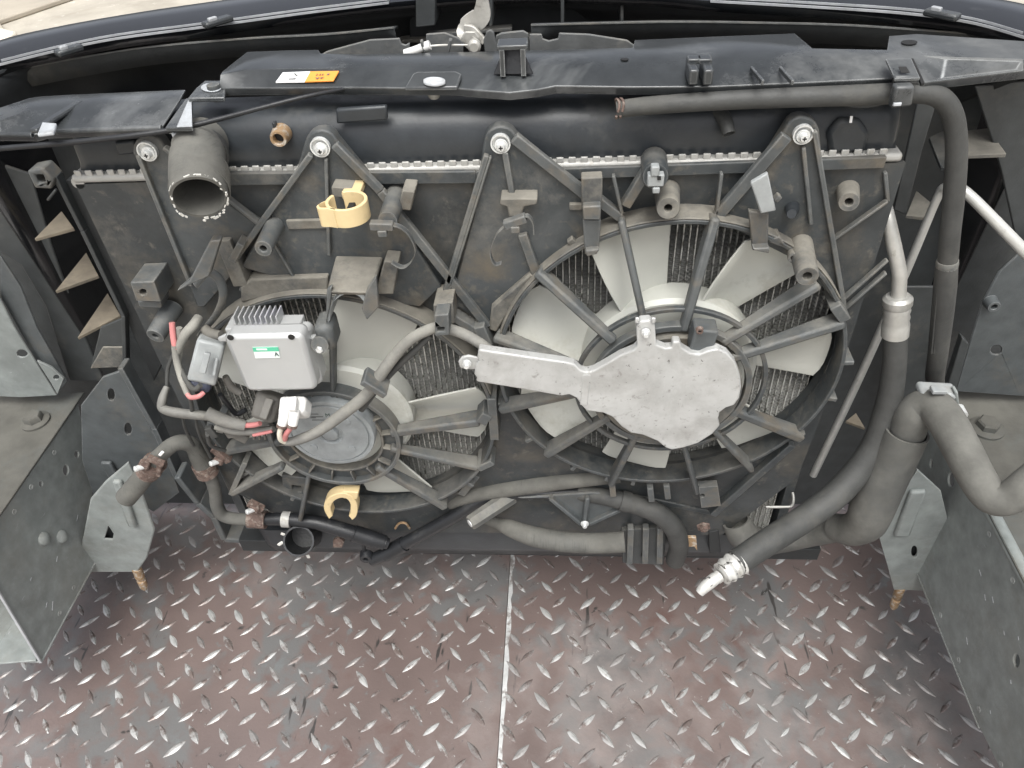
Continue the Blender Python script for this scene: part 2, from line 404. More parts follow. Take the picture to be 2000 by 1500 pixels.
def lugs(plate, z, a0, b0, xr, yr, ang):
    px, py = .0440, .0460
    ca, sa = math.cos(ang), math.sin(ang)
    cand = []
    for org, th in ((a0, 45), (b0, -47)):
        for i in range(-45, 46):
            for j in range(-30, 31):
                dx, dy = i * px, j * py
                x, y = org.x + dx * ca - dy * sa, org.y + dx * sa + dy * ca
                if not (xr[0] < x < xr[1] and yr[0] < y < yr[1]): continue
                u, v, zc = proj((x, y, z))
                inview = -20 < u < 2020 and 900 < v < 1530
                cand.append((0 if inview else 1, zc, x, y, th))
    cand.sort(); rest = []
    for k, (iv, zc, x, y, th) in enumerate(cand):
        rz = math.radians(th) + ang + random.uniform(-.03, .03); sc = random.uniform(.82, 1.06)
        if iv == 0 and k < 298:
            if random.random() < .025: sc *= .6
            o = bpy.data.objects.new('lug', lug_proto); COL.objects.link(o); o.parent = plate
            o.location = V((x, y, z - .0001)) - wloc(plate); o.rotation_euler = (0, 0, rz); o.scale = (sc, sc * random.uniform(.85, 1.15), random.uniform(.7, 1.1))
        else:
            R = Matrix.Rotation(rz, 3, 'Z'); rest.append(([V((x, y, z - .0001)) + R @ v for v in lv], lf))
    o = obj('far_lugs', *joined(rest), 'lug_steel', plate, recalc=False); o['kind'] = 'stuff'
rowang = math.atan2(*reversed((Zp(463, 1343) - Zp(67, 1316)).xy)) * .6
lugs(plL, 0., Zp(170, 1326), Zp(206, 1302), (-1.2, SEAM - .014), (-.45, .5), rowang)
lugs(plR, .0035, Zp(1026, 1340, .0035), Zp(1121, 1312, .0035), (SEAM + .010, 1.0), (-.45, .5), rowang)

# ================================================================== BUMPER COVER (curved black shell beyond the radiator)
outer = [(-190, 168), (0, 98), (140, 63), (315, 33), (455, 10), (640, -16), (760, -30), (1000, -42), (1250, -38), (1450, -30), (1650, -22), (1790, -10), (1900, 6), (2000, 20), (2140, 52)]
lip = [(-150, 205), (0, 126), (110, 99), (228, 75), (402, 52), (590, 26), (760, 5), (1000, -12), (1250, -8), (1387, 2), (1650, 17), (1790, 28), (1902, 45), (2000, 73), (2120, 120)]
bc = thing('bumper_cover', 'glossy black curved bumper cover rim along the top of the photo', 'bumper', (0, .3, 0))
ZR = .80
r_out = [Zp(x, y, ZR) for x, y in outer]; r_lip = [Zp(x, y, ZR + .012) for x, y in lip]
r_mid = [(a * .55 + b * .45) + V((0, 0, .014)) for a, b in zip(r_out, r_lip)]
rows = [[p + V((0, .05, -.35)) for p in r_out], [p + V((0, .022, -.06)) for p in r_out], [p + V((0, .002, -.006)) for p in r_out], r_out, [(a * .8 + b * .2) + V((0, 0, .009)) for a, b in zip(r_out, r_lip)], r_mid,
        [(a * .3 + b * .7) + V((0, 0, .010)) for a, b in zip(r_out, r_lip)], r_lip, [p + V((0, .001, -.010)) for p in r_lip]]
def dense(row, k=4):
    return [p for p, _ in spline([(q, 0) for q in row], k)]
loft('rim', [dense(r) for r in rows], 'paint_black', bc, thick=.003, smooth=60)
# pale double edge of the lip
def ribbon(name, row, w, h, m, parent, off=V((0, 0, 0))):
    r = dense(row); vs, fs = [], []
    for p in r:
        p = p + off; vs += [p, p + V((0, w, 0)), p + V((0, w, -h)), p + V((0, 0, -h))]
    for i in range(len(r) - 1):
        for j in range(4):
            a, b = 4 * i + j, 4 * i + (j + 1) % 4; fs.append((a, b, b + 4, a + 4))
    fs += [(0, 1, 2, 3), tuple(range(len(vs) - 4, len(vs)))]
    return obj(name, vs, fs, m, parent, smooth=0)
for seg in (slice(1, 7), slice(9, 14)):
    ribbon('lip_edge', r_lip[seg], .0016, .002, 'paint_edge', bc, V((0, -.0022, .0012)))
    ribbon('lip_edge', r_lip[seg], .0012, .002, 'paint_edge', bc, V((0, .0042, .0032)))
wall = [[V((p.x, max(p.y + dy, .2 if dz > .1 else 0), p.z - dz)) for p in r_lip] for dy, dz in ((.006, .004), (.06, .03), (.09, .12), (.07, .45), (.05, .78))]
loft('inner_wall', [dense(r) for r in wall], 'gap_black', bc, thick=-.003, smooth=60)
for name, pts in (('support_bar', [(38, 135), (160, 112), (298, 91), (490, 75), (640, 67), (770, 54)]), ('support_bar', [(1037, 49), (1300, 43), (1500, 45), (1650, 49), (1790, 58), (1910, 67)])):
    a = [Zp(x, y, .798) for x, y in pts]
    loft(name, [dense(r) for r in ([p + V((0, .02, -.004)) for p in a], a, [p + V((0, .006, -.020)) for p in a])], 'duct', bc, thick=.003, smooth=30)
    ribbon('bar_edge', a, .0015, .0015, 'shroud_rib', bc, V((0, -.0012, .001)))
# clips set along the rim
for x, y, w in ((135, 98, 52), (425, 42, 60), (1840, 28, 66)):
    p = Zp(x, y, ZR + .018); s = S(p)
    t = Zp(x + 20, y - (6 if x < 1000 else -4), ZR + .018) - p; R = Matrix.Rotation(math.atan2(t.y, t.x), 3, 'Z')
    o = box('rim_clip', p, w * s, .012, .006, 'cover', bc, R, bevel=.002)
    box('clip_tongue', p + R @ V((-w * s * .18, -.002, .004)), w * s * .3, .005, .004, 'paint_edge', o, R, bevel=.001)
# grille housing in the middle: dusty shelf and partitions
gh = thing('grille_housing', 'black plastic grille housing with partitions behind the hood latch', 'housing', P(1000, 30, .26))
poly('back_panel', [(800, -60), (1420, -70), (1420, 70), (800, 80)], .300, .004, 'gap_black', gh)
zpoly('shelf', [(775, 78), (812, 40), (1000, 32), (1110, 34), (1240, 62), (1000, 72)], .757, .004, 'shroud_dusty', gh)
for x0, x1 in ((812, 850), (955, 962), (1095, 1102), (1212, 1218)):
    poly('partition', [(x0, -40), (x1, -40), (x1, 50), (x0, 54)], .235, .06, 'duct', gh, bevel=.001)
zpoly('ledge', [(835, 60), (1000, 46), (1000, 54), (840, 66)], .772, .004, 'latch_grey', gh)

# ================================================================== SIDE DUCTS (dark plastic beside the radiator)
dl = thing('air_duct', 'dark plastic air duct with dusty triangular gussets left of the radiator', 'air duct', P(150, 700, .1))
poly('back_wall_light_block', [(-90, 190), (330, 185), (330, 260), (420, 640), (470, 985), (-90, 975)], .185, .004, 'duct', dl)  # lower part added down to the floor to block stray light
poly('side_wall', [(-60, 300), (60, 340), (100, 480), (150, 620), (205, 745), (135, 745), (88, 598), (40, 518), (0, 492), (-60, 470)], .13, .004, 'duct', dl, bevel=.002)
poly('flange', [(128, 352), (165, 352), (322, 700), (300, 745)], .06, .01, 'gap_black', dl)
for a, b, c in (((105, 345), (160, 452), 9), ((160, 452), (240, 618), 9), ((240, 618), (243, 716), 8)):
    rib('flange_rib', a, b, c, .012, 'duct', dl, .05)
def gusset(pts, Y, parent, m='gusset'):
    x, y = pts[-1]; z = P(x, y, Y).z
    return zpoly('gusset', pts, z, .004, m, parent, bevel=.0006)
gusset([(67, 466), (120, 412), (144, 445)], .085, dl); gusset([(156, 442), (168, 424), (178, 437)], .10, dl)
gusset([(108, 568), (168, 493), (192, 538)], .085, dl); gusset([(198, 536), (214, 511), (224, 531)], .10, dl)
gusset([(151, 659), (210, 572), (235, 616)], .085, dl)
poly('lower_panel', [(196, 640), (238, 622), (241, 714), (176, 722)], .055, .004, 'duct', dl)
poly('lower_shelf', [(176, 720), (200, 678), (243, 678), (243, 718)], .052, .003, 'shroud_dusty', dl)
poly('square_socket', [(52, 334), (82, 328), (106, 352), (100, 370), (68, 368)], .045, .02, 'shroud_rib', dl, holes=[[(68, 342), (84, 342), (90, 358), (74, 358)]], bevel=.002)
rib('lever', (92, 392), (108, 372), 5, .004, 'duct', dl, .045)
dr = thing('air_duct', 'dark plastic air duct behind the bent metal pipe right of the radiator', 'air duct', P(1900, 700, .12))
poly('back_wall_light_block', [(1700, 120), (2100, 100), (2100, 985), (1520, 985), (1600, 700), (1690, 430)], .185, .004, 'duct', dr)  # also carried down to the floor, added to keep light out
poly('inner_panel', [(1800, 165), (1840, 165), (1800, 300), (1770, 420), (1745, 410)], .10, .004, 'duct', dr)
poly('outer_panel', [(1905, 170), (2100, 150), (2100, 470), (1985, 470), (1955, 330)], .11, .004, 'duct', dr)
gusset([(1815, 268), (1848, 252), (1852, 330), (1838, 326)], .075, dr, 'duct')
gusset([(1880, 256), (1930, 250), (1966, 300), (1888, 303)], .085, dr, 'shroud_dusty')
gusset([(1770, 420), (1790, 372), (1830, 405), (1815, 425)], .09, dr, 'shroud_dusty')
gusset([(1652, 822), (1672, 806), (1690, 836)], .05, dr, 'gusset')
poly('lower_panel', [(1770, 560), (1840, 560), (1840, 760), (1740, 800)], .12, .004, 'duct', dr)

# ================================================================== FRAME RAILS
XL, XR, ZT, ZB = -.69, .465, .35, .15
def bolt(parent, c, r, m='frame_top', name='bolt'):
    lathe(name, [(r * 1.5, 0), (r * 1.5, .003), (r * 1.15, .005)], c, (0, 0, 1), m, parent, 24)
    lathe('bolt_head', [(r, .004), (r, .012), (r * .85, .014)], c, (0, 0, 1), m, parent, 6)
rl = thing('frame_rail', 'left grey steel frame rail with cut open end over the tread plate', 'frame rail', (XL, -.05, ZB))
def rail_wall(parent, X, t, pts, holes, m='frame'):
    return obj('inner_wall', *g_prism([V((X, y, z)) for y, z in pts], (t, 0, 0), [[V((X, *(Xp(x, y, X).yz))) for x, y in h] for h in holes]), m, parent, bevel=.0012)
rail_wall(rl, XL, -.003, [(-0.1520, ZT - .004), (.10, ZT - .004), (.06, .26), (-.03, ZB), (-.183, ZB)], [ell(80, 945, 4, 6), ell(129, 918, 6, 11), ell(150, 887, 5, 7)])
obj('top_wall', *g_prism([V((XL + .001, -0.1520, ZT)), V((XL + .001, .12, ZT)), V((-.9, .12, ZT)), V((-.9, -0.1520, ZT))], (0, 0, -.003)), 'frame_top', rl, bevel=.001)
obj('bottom_wall', *g_prism([V((XL + .001, -.183, ZB)), V((XL + .001, .1, ZB)), V((-.84, .1, ZB)), V((-.84, -.183, ZB))], (0, 0, -.003)), 'frame', rl, bevel=.001)
obj('outer_wall', *g_prism([V((-.84, -0.1520, ZT - .004)), V((-.84, .06, ZT - .004)), V((-.84, .06, ZB)), V((-.84, -.183, ZB))], (-.003, 0, 0)), 'frame_top', rl)
# folded gusset inside the open end
zpoly('end_fold', [(30, 1205), (52, 1195), (72, 1260), (70, 1290), (0, 1296), (-20, 1290)], .156, .003, 'frame', rl, bevel=.001)
# bare cut edge
obj('cut_edge', *g_bar(V((XL + .0004, -.1845, ZB)), V((XL + .0004, -0.1535, ZT - .004)), .0034, .002, up=V((0, -1, -.3))), 'paint_edge', rl)
bolt(rl, Zp(70, 824, ZT), 18 * S(Zp(70, 824, ZT)))
for x, y in ((84, 1052), (119, 1048)):
    p = Xp(x, y, XL); obj('louver', *g_lathe([(.0095, -.001), (.0088, .003), (.006, .0055), (.001, .0065)], p, (1, 0, .3), 14), 'frame', rl)
br = thing('mount_bracket', 'grey steel mounting bracket with stud at the foot of left rail', 'bracket', P(230, 1100, -.03))
poly('plate', [(176, 975), (206, 940), (250, 903), (276, 960), (302, 1035), (287, 1090), (268, 1118), (150, 1118), (160, 1058)], -.03, .004, 'frame', br, holes=[[(203, 1053), (212, 1030), (221, 1043), (219, 1054)]], bevel=.002)
poly('backing', [(195, 1020), (230, 1025), (230, 1065), (196, 1065)], -.02, .003, 'gap_black', br)  # added dark plate that keeps the bracket hole black
rib('embossed_rib', (226, 942), (258, 1032), 17, .008, 'frame', br, -.037, bevel=.003)
def stud(parent, x, y, x2, y2, Y):
    p, q = P(x, y, Y), P(x2, y2, Y); r = 9 * S(p)
    L = (q - p).length
    o = lathe('stud', [(r, -.004), (r, L * .35), (r * .8, L * .38), (r * .8, L * .5), (r * .95, L * .52), (r * .9, L * .85), (r * .5, L)], p, q - p, 'brass', parent, 14)
stud(br, 268, 1113, 283, 1150, -.026)
sp = thing('support_upright', 'dark grey upright steel support with round holes beside the left rail', 'support', P(250, 900, .04))
poly('plate', [(158, 792), (200, 737), (235, 725), (330, 905), (350, 962), (300, 1000), (275, 985), (188, 985), (160, 900)], .03, .004, 'frame_dark', sp, holes=[ell(217, 771, 7, 12), ell(250, 838, 7, 12)], bevel=.002)
for a, b in (((234, 720), (300, 838)), ((300, 838), (346, 938))):
    rib('edge_flange', a, b, 11, .02, 'frame_dark', sp, .018)
rib('embossed_rib', (205, 905), (235, 960), 20, .006, 'frame_dark', sp, .022, bevel=.002)
lower_strip = [(344, 934), (385, 985), (416, 1012), (437, 1056), (562, 1064)]
for a, b in zip(lower_strip, lower_strip[1:]): rib('lower_strip', a, b, 13, .03, 'frame_dark', sp, .0, bevel=.002)
# upright fender panels
fl = thing('fender_panel', 'flat grey steel panel with one hole standing on left rail', 'panel', P(50, 770, .09))
poly('panel', [(-60, 490), (0, 585), (28, 640), (62, 695), (112, 773), (40, 777), (-60, 772)], .09, .003, 'frame', fl, holes=[ell(43, 691, 10, 7)], bevel=.0015)
poly('tab', [(72, 705), (100, 718), (124, 740), (112, 770), (98, 745)], .082, .003, 'frame', fl, holes=[ell(110, 737, 6, 5)])
poly('side_strip', [(0, 500), (40, 560), (72, 640), (132, 745), (112, 770), (62, 690), (0, 580)], .10, .003, 'frame_dark', fl)
fr = thing('fender_panel', 'flat grey steel panel with one hole standing on right rail', 'panel', P(1950, 770, .09))
poly('panel', [(1866, 765), (1885, 700), (1918, 592), (1950, 532), (2000, 487), (2070, 465), (2070, 778), (1990, 774)], .09, .003, 'frame_dark', fr, holes=[ell(1946, 684, 11, 9)], bevel=.0015)
poly('edge_strip', [(1850, 755), (1880, 660), (1893, 672), (1868, 762)], .086, .012, 'duct', fr)
boss('weld_nut', 1942, 600, .078, 12, 'frame_dark', fr, Ybase=.09, hole=.5)
rr = thing('frame_rail', 'right grey steel frame rail running out of the photo over the tread plate', 'frame rail', (XR, -.1, ZB))
rail_wall(rr, XR, .003, [(-.52, ZT - .004), (.09, ZT - .004), (.09, .25), (-.03, ZB), (-.235, ZB), (-.30, ZB + .01), (-.52, ZB + .03)], [ell(1857, 937, 6, 14), ell(1819, 905, 3, 8), ell(1985, 1290, 6, 13)])
obj('top_wall', *g_prism([V((XR - .001, -.52, ZT)), V((XR - .001, .12, ZT)), V((.68, .12, ZT)), V((.68, -.52, ZT))], (0, 0, -.003)), 'frame_top', rr, bevel=.001)
obj('bottom_wall', *g_prism([V((XR - .001, -.235, ZB)), V((XR - .001, 0, ZB)), V((.62, 0, ZB)), V((.62, -.235, ZB))], (0, 0, -.003)), 'frame', rr, bevel=.001)
obj('top_bend', *g_tube(spline([(V((XR + .006, y, ZT - .005)), .0075) for y in (-.52, -.3, -.15, -.02)], 4), 12), 'frame', rr, smooth=50)
bolt(rr, Zp(1926, 838, ZT), 21 * S(Zp(1926, 838, ZT)))
bk = thing('mount_bracket', 'grey steel mounting bracket with rusty stud at the foot of right rail', 'bracket', P(1770, 1140, -.03))
poly('plate', [(1718, 1052), (1738, 1000), (1792, 918), (1838, 960), (1850, 1010), (1850, 1055), (1850, 1156), (1746, 1152), (1735, 1110)], -.03, .004, 'frame', bk, holes=[ell(1786, 1078, 6, 12)], bevel=.002)
poly('backing', [(1770, 1050), (1810, 1050), (1815, 1100), (1772, 1100)], -.02, .003, 'gap_black', bk)  # dark plate added behind the hole so it reads black
rib('embossed_rib', (1795, 962), (1762, 1050), 30, .008, 'frame', bk, -.036, bevel=.003)
stud(bk, 1758, 1150, 1744, 1188, -.026)

cr_ = random.Random(11)
for rail, X, sg, pts in ((rr, XR, -1, [(1925, 1165), (1940, 1170), (1962, 1235), (1915, 1118), (1990, 1245), (1975, 1330), (1890, 1250), (1935, 1390)]), (rl, XL, 1, [(60, 1130), (90, 1180), (110, 1090), (150, 1010), (100, 1180)])):
    for x, y in pts:
        p = Xp(x, y, X); L = cr_.uniform(.003, .009)
        obj('paint_chip', *g_bar(p + V((sg * .0004, -L / 2, -L * cr_.uniform(.2, .9))), p + V((sg * .0004, L / 2, 0)), cr_.uniform(.0007, .0016), .0006, up=V((sg, 0, 0))), 'paint_edge', rail, smooth=0)
for rail, X, sg, ys_ in ((rr, XR, -1, (-.04, -.10, -.16, -.22, -.28)), (rl, XL, 1, (-.12, -.08, -.04, .02))):
    for yy in ys_:
        for zz in (ZT - .018, ZB + .014):
            if zz < .2 and yy > -.05: continue
            obj('spot_weld', *g_lathe([(.0038, 0), (.0034, .0006), (.0022, .0002), (.0005, .0002)], V((X, yy, zz)), (sg, 0, 0), 12), 'frame', rail)
# ================================================================== RADIATOR
XA, XB, ZC = -.4560, .2830, .7452
rad = thing('radiator', 'wide radiator with black top tank, pale crimped strip and fine metal core', 'radiator', (-.085, .02, .14))
def tank(name, x0, x1, prof, m, rnd=.014):
    rows = []
    for x, s in ((x0, .72), (x0 + rnd * .3, .9), (x0 + rnd, 1.), (x1 - rnd, 1.), (x1 - rnd * .3, .9), (x1, .72)):
        cyy = sum(p[0] for p in prof) / len(prof); zz = prof[0][1]
        rows.append([V((x, cyy + (y - cyy) * (s if i not in (0, len(prof) - 1) else max(s, .9)), zz + (z - zz) * s)) for i, (y, z) in enumerate(prof)])
    n = len(prof); vs = [v for r in rows for v in r]; fs = []
    for i in range(len(rows) - 1):
        for j in range(n): a, b = i * n + j, i * n + (j + 1) % n; fs.append((a, b, b + n, a + n))
    fs += [tuple(range(n)), tuple(range(len(vs) - n, len(vs)))]
    return obj(name, vs, fs, m, rad, smooth=50)
tank('top_tank', XA + .006, XB - .004, [(-.011, ZC + .002), (-.012, .755), (-.010, .775), (-.002, .788), (.010, .793), (.035, .793), (.046, .785), (.050, ZC + .002)], 'tank')
tank('bottom_tank', XA + .02, XB - .02, [(-.010, .205), (-.011, .17), (-.006, .150), (.010, .143), (.036, .143), (.048, .16), (.050, .205)], 'tank')
# crimp strip with its tabs
pz = .0105
obj('crimp_strip', *g_box(((XA + XB) / 2, .018, ZC - .0022), XB - XA, .075, .0078), 'alu_crimp', rad, bevel=.003)
tab = None; nt_ = int((XB - XA - .01) / pz)
for i in range(nt_):
    c = V((XA + .008 + i * pz, -.0172, ZC + .0032))
    if tab is None: tab = box('crimp_tab', c, .0064, .0022, .0056, 'alu_crimp', rad, bevel=.0008)
    else: dup(tab, rad, c)
lathe('strip_end', [(.006, 0), (.006, .012)], V((XA + .004, -.018, ZC - .006)), (0, 1, 0), 'alu_crimp', rad, 14)
# core: flat tubes with folded fins between
tp = .0064; ntu = int((XB - XA - .03) / tp); x0 = XA + .015
parts = []; fins = []
for i in range(ntu + 1):
    x = x0 + i * tp; z0, z1 = .2, .731; seg = 14; vs = []; fs = []
    for k in range(seg + 1):
        z = z0 + (z1 - z0) * k / seg; wx = x + .00022 * math.sin(k * 2.1 + i * 1.7)
        vs += [V((wx - .00055, -.0008, z)), V((wx + .00055, -.0008, z)), V((wx + .00055, .028, z)), V((wx - .00055, .028, z))]
    for k in range(seg):
        for a, b in ((0, 1), (1, 2), (3, 0)): fs.append((4 * k + a, 4 * k + b, 4 * k + 4 + b, 4 * k + 4 + a))
    parts.append((vs, fs))
    if i < ntu:
        vs = []; fs = []; m = 230
        for k in range(m + 1):
            z = z0 + (z1 - z0) * k / m; xx = x + (.0009 if k % 2 else tp - .0009)
            vs += [V((xx, -.0004, z)), V((xx, .024, z + .0006))]
        for k in range(m): fs.append((2 * k, 2 * k + 1, 2 * k + 3, 2 * k + 2))
        fins.append((vs, fs))
o = obj('core_tubes', *joined(parts), 'tube_alu', rad, smooth=0, recalc=False); o['kind'] = 'stuff'
o = obj('core_fins', *joined(fins), 'fin', rad, smooth=0, recalc=False); o['kind'] = 'stuff'
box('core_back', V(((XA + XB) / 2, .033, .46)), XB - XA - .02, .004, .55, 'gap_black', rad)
for x in (XA + .006, XB - .006): box('side_plate', V((x, .016, .465)), .012, .04, .53, 'shroud', rad)
# details of the top tank
poly('tank_ridge', [(655, 214), (755, 207), (757, 236), (657, 243)], -.0155, .006, 'tank', rad, bevel=.002)
poly('tank_step', [(222, 278), (262, 275), (268, 300), (230, 305)], -.0150, .006, 'tank', rad, bevel=.002)
poly('tank_saddle', [(1615, 262), (1640, 232), (1680, 232), (1700, 262), (1690, 300), (1622, 302)], -.0165, .008, 'tank', rad, bevel=.004)
boss('bleed_port', 543, 272, -.024, 17, 'brass', rad, Ybase=-.010, hole=.62)
rib('port_rib', (533, 240), (539, 258), 7, .006, 'tank', rad, -.017)
# filler neck with cap
pc = P(1662, 222, .006); pc.z = .788
nk = lathe('filler_neck', [(.026, 0), (.026, .006), (.022, .007), (.022, .012)], pc, (0, 0, 1), 'tank', rad, 28)
cp = lathe('filler_cap', [(.030, .012), (.030, .019), (.027, .022), (.020, .0225)], pc, (0, 0, 1), 'tank', rad, 28)
for a in range(4):
    an = a * math.pi / 2 + .3; box('cap_lug', pc + V((.030 * math.cos(an), .030 * math.sin(an), .015)), .008, .008, .007, 'tank', cp)
poly('paint_mark', [(1661, 227), (1666, 227), (1664, 240), (1659, 240)], -.0215, .0008, 'sticker_white', nk, bevel=0)
hose('bypass_elbow', [(1400, 214, .0, 14), (1415, 232, -.012, 14), (1424, 262, -.022, 13)], 'rubber', rad, open1=.01)
# lower outlet
lo = hose('lower_outlet', [(600, 1042, -.004, 31), (592, 1048, -.03, 30), (583, 1057, -.055, 30)], 'rubber_black', rad, n=22, open1=.05, wall=.12)
for (x, y, dx, dy) in ((556, 1046, -8, -3), (552, 1060, -9, 6), (600, 1085, 3, 6)): rib('outlet_tag', (x, y), (x + dx, y + dy), 7, .002, 'thread', lo, -.058)

# ================================================================== FAN SHROUD
YS = -.018
CL, RL = V((-.252, YS, .458)), .166
CR, RR = V((.101, YS, .526)), .172
sh = thing('fan_shroud', 'dusty black plastic twin fan shroud screwed across the radiator', 'fan shroud', (-.085, -.02, .28))
def arc(c, r, a0, a1, n): return [V((c.x + r * math.cos(math.radians(a0 + (a1 - a0) * i / n)), YS, c.z + r * math.sin(math.radians(a0 + (a1 - a0) * i / n)))) for i in range(n + 1)]
out = [V((-.455, YS, .738)), V((-.455, YS, .46))] + [V((-.44, YS, .30)), V((-.36, YS, .215)), V((.20, YS, .215)), V((.275, YS, .33))] + [V((.287, YS, .53)), V((.287, YS, .738))]
obj('panel', *g_prism(out, (0, .004, 0), [arc(CL, RL, 0, 350, 35), arc(CR, RR, 0, 350, 35)]), 'shroud_recess_shade', sh, bevel=0)
def ring(name, c, r0, r1, y0, y1, m, parent, n=72, a0=0, a1=360):
    full = abs(a1 - a0) >= 360; vs = []; fs = []; k = n if full else n + 1
    for i in range(k):
        a = math.radians(a0 + (a1 - a0) * i / n); ca, sa = math.cos(a), math.sin(a)
        for r, y in ((r0, y0), (r1, y0), (r1, y1), (r0, y1)): vs.append(V((c.x + r * ca, y, c.z + r * sa)))
    for i in range(n):
        for j in range(4):
            a, b = 4 * i + j, 4 * i + (j + 1) % 4; c2, d2 = (4 * (i + 1) + (j + 1) % 4) % len(vs), (4 * (i + 1) + j) % len(vs); fs.append((a, b, c2, d2))
    if not full: fs += [(0, 1, 2, 3), tuple(range(len(vs) - 4, len(vs)))]
    return obj(name, vs, fs, m, parent, bevel=.0008)
ring('ring', CL, RL, RL + .004, -.044, -.002, 'shroud', sh); ring('ring_lip', CL, RL + .0042, RL + .006, -.0435, -.017, 'shroud_dusty', sh, 30, 12, 150)
ring('ring', CR, RR, RR + .004, -.044, -.002, 'shroud', sh); ring('ring_lip', CR, RR + .0042, RR + .006, -.0435, -.017, 'shroud_dusty', sh, 30, 30, 165)
# stub ribs around the outside of the rings
for c, r, angs in ((CR, RR, (-32, -14, 2, 196, 216, 238, 252, 262, 284)), (CL, RL, (214, 236, 300, 318))):
    for a in angs:
        ca, sa = math.cos(math.radians(a)), math.sin(math.radians(a))
        R = Matrix.Rotation(-math.radians(a), 3, 'Y'); box('ring_stub', V((c.x + (r + .009) * ca, -.026, c.z + (r + .009) * sa)), .011, .03, .005, 'shroud_rib', sh, R)
# raised mounting ears
def rnd(cx_, cy_, r, a0, a1, n=7): return [(cx_ + r * math.cos(math.radians(a0 + (a1 - a0) * i / n)), cy_ + r * .95 * math.sin(math.radians(a0 + (a1 - a0) * i / n))) for i in range(n + 1)]
YE = -.030
ears = [([*rnd(290, 293, 31, 170, 330), (345, 325), (505, 440), (452, 540), (400, 600), (385, 600), (330, 450)], 290, 293),
        ([*rnd(627, 285, 33, 185, 340), (745, 378), (800, 462), (862, 560), (820, 600), (640, 572), (470, 522), (580, 330)], 627, 285),
        ([*rnd(978, 278, 33, 190, 335), (1145, 382), (1160, 470), (1065, 520), (1008, 580), (958, 640), (880, 592), (925, 420)], 978, 278),
        ([*rnd(1567, 260, 34, 200, 350), (1612, 380), (1655, 612), (1560, 512), (1395, 428), (1470, 350)], 1567, 260)]
for pts, x, y in ears:
    e = poly('mount_ear', pts, YE, .0125, 'shroud', sh, bevel=.0015)
    lathe('washer_cup', [(19.5 * S(P(x, y, YE)), 0), (19.5 * S(P(x, y, YE)), .004), (17 * S(P(x, y, YE)), .004), (16 * S(P(x, y, YE)), .001)], P(x, y, YE), (0, -1, 0), 'zinc', sh, 28)
    screw('screw', x + 1, y + 5, YE - .002, 13.5, sh)
RB = lambda a, b, w, h=.007, Y=-.0355, w2=None, m='shroud_rib', Y2=None, nm='rib': rib(nm, a, b, w, h, m, sh, Y, Y2, w2)
for a, b, w in (((268, 305), (372, 560), 9), ((318, 290), (505, 440), 8), ((606, 305), (455, 512), 12), ((652, 285), (742, 376), 17), ((742, 376), (952, 640), 17), ((636, 312), (642, 500), 7),
                ((950, 305), (868, 575), 11), ((958, 308), (874, 578), 5), ((1004, 272), (1143, 382), 22), ((986, 300), (1000, 382), 12), ((1020, 460), (1050, 545), 18),
                ((1538, 268), (1402, 425), 24), ((1570, 290), (1585, 440), 8), ((1592, 258), (1650, 605), 10), ((1605, 545), (1648, 612), 7),
                ((1198, 345), (1215, 420), 7), ((1410, 340), (1400, 420), 7)):
    RB(a, b, w)
RB((452, 512), (470, 478), 15, .016, -.046)
RB((1222, 405), (1262, 340), 20, .010, -.034); RB((1170, 395), (1212, 428), 18, .010, -.036)
# stepped bands across the top of the panel
RB((300, 352), (930, 347), 26, .006, -.0235, m='shroud'); RB((930, 347), (1730, 318), 24, .006, -.0232, m='shroud')
RB((560, 440), (640, 438), 20, .010, -.033, m='shroud_dusty')
RB((520, 452), (600, 590), 5, .006, -.034)
# dusty shelf above the left fan
poly('panel_fold', [(470, 560), (490, 545), (640, 540), (640, 575), (560, 572), (470, 592)], -.036, .018, 'shroud_dusty', sh, bevel=.002)
poly('panel_fold', [(960, 600), (1035, 535), (1060, 545), (1000, 600), (970, 650), (955, 645)], -.036, .018, 'shroud_dusty', sh, bevel=.002)
RB((935, 640), (958, 690), 22, .02, -.044); RB((885, 622), (950, 662), 16, .014, -.042)
RB((1650, 585), (1735, 510), 6, .006, -.024); RB((1652, 605), (1732, 535), 6, .006, -.024); RB((1600, 490), (1735, 395), 6, .006, -.026)
RB((1735, 395), (1730, 338), 8, .01, -.022)
# mounting posts
BS = lambda x, y, Yt, r, b=None, **k: boss('post', x, y, Yt, r, k.pop('m', 'shroud_rib'), sh, b, **k)
BS(514, 486, -.072, 17.5, (545, 425), hole=.40); BS(303, 657, -.060, 18, (338, 600), hole=.36, Ybase=-.02); BS(1305, 407, -.060, 23, (1303, 372), hole=.36, m='shroud_dusty')
BS(1658, 395, -.045, 20, (1655, 370), hole=.4, m='shroud_dusty'); BS(1577, 540, -.082, 22, (1560, 462), hole=.42, m='shroud_dusty', holemat='rust')
BS(1550, 505, -.055, 11, (1545, 470), hole=.5, m='shroud_dusty')
hose('post', [(1547, 395, -.02, 14), (1547, 410, -.035, 14), (1546, 418, -.05, 9)], 'tank', sh)
# big post with a small grey clip
bp_ = boss('post', 1280, 345, -.062, 26, 'shroud', sh, (1277, 312), hole=.5, taper=1.05)
pb = P(1280, 348, -.066); s_ = S(pb)
for dx, dy, w, h in ((0, 0, 32, 20), (-3, -17, 16, 16), (2, 16, 14, 10)):
    box('clip_block', pb + V((dx * s_, -.001 - .0005 * abs(dx), -dy * s_ * 1.25)), w * s_, .008, h * s_ * 1.25, 'grey_conn', bp_)
poly('clip_slot', [(1284, 345), (1291, 345), (1291, 352), (1284, 352)], -.0725, .001, 'hole_dark', bp_, bevel=0)
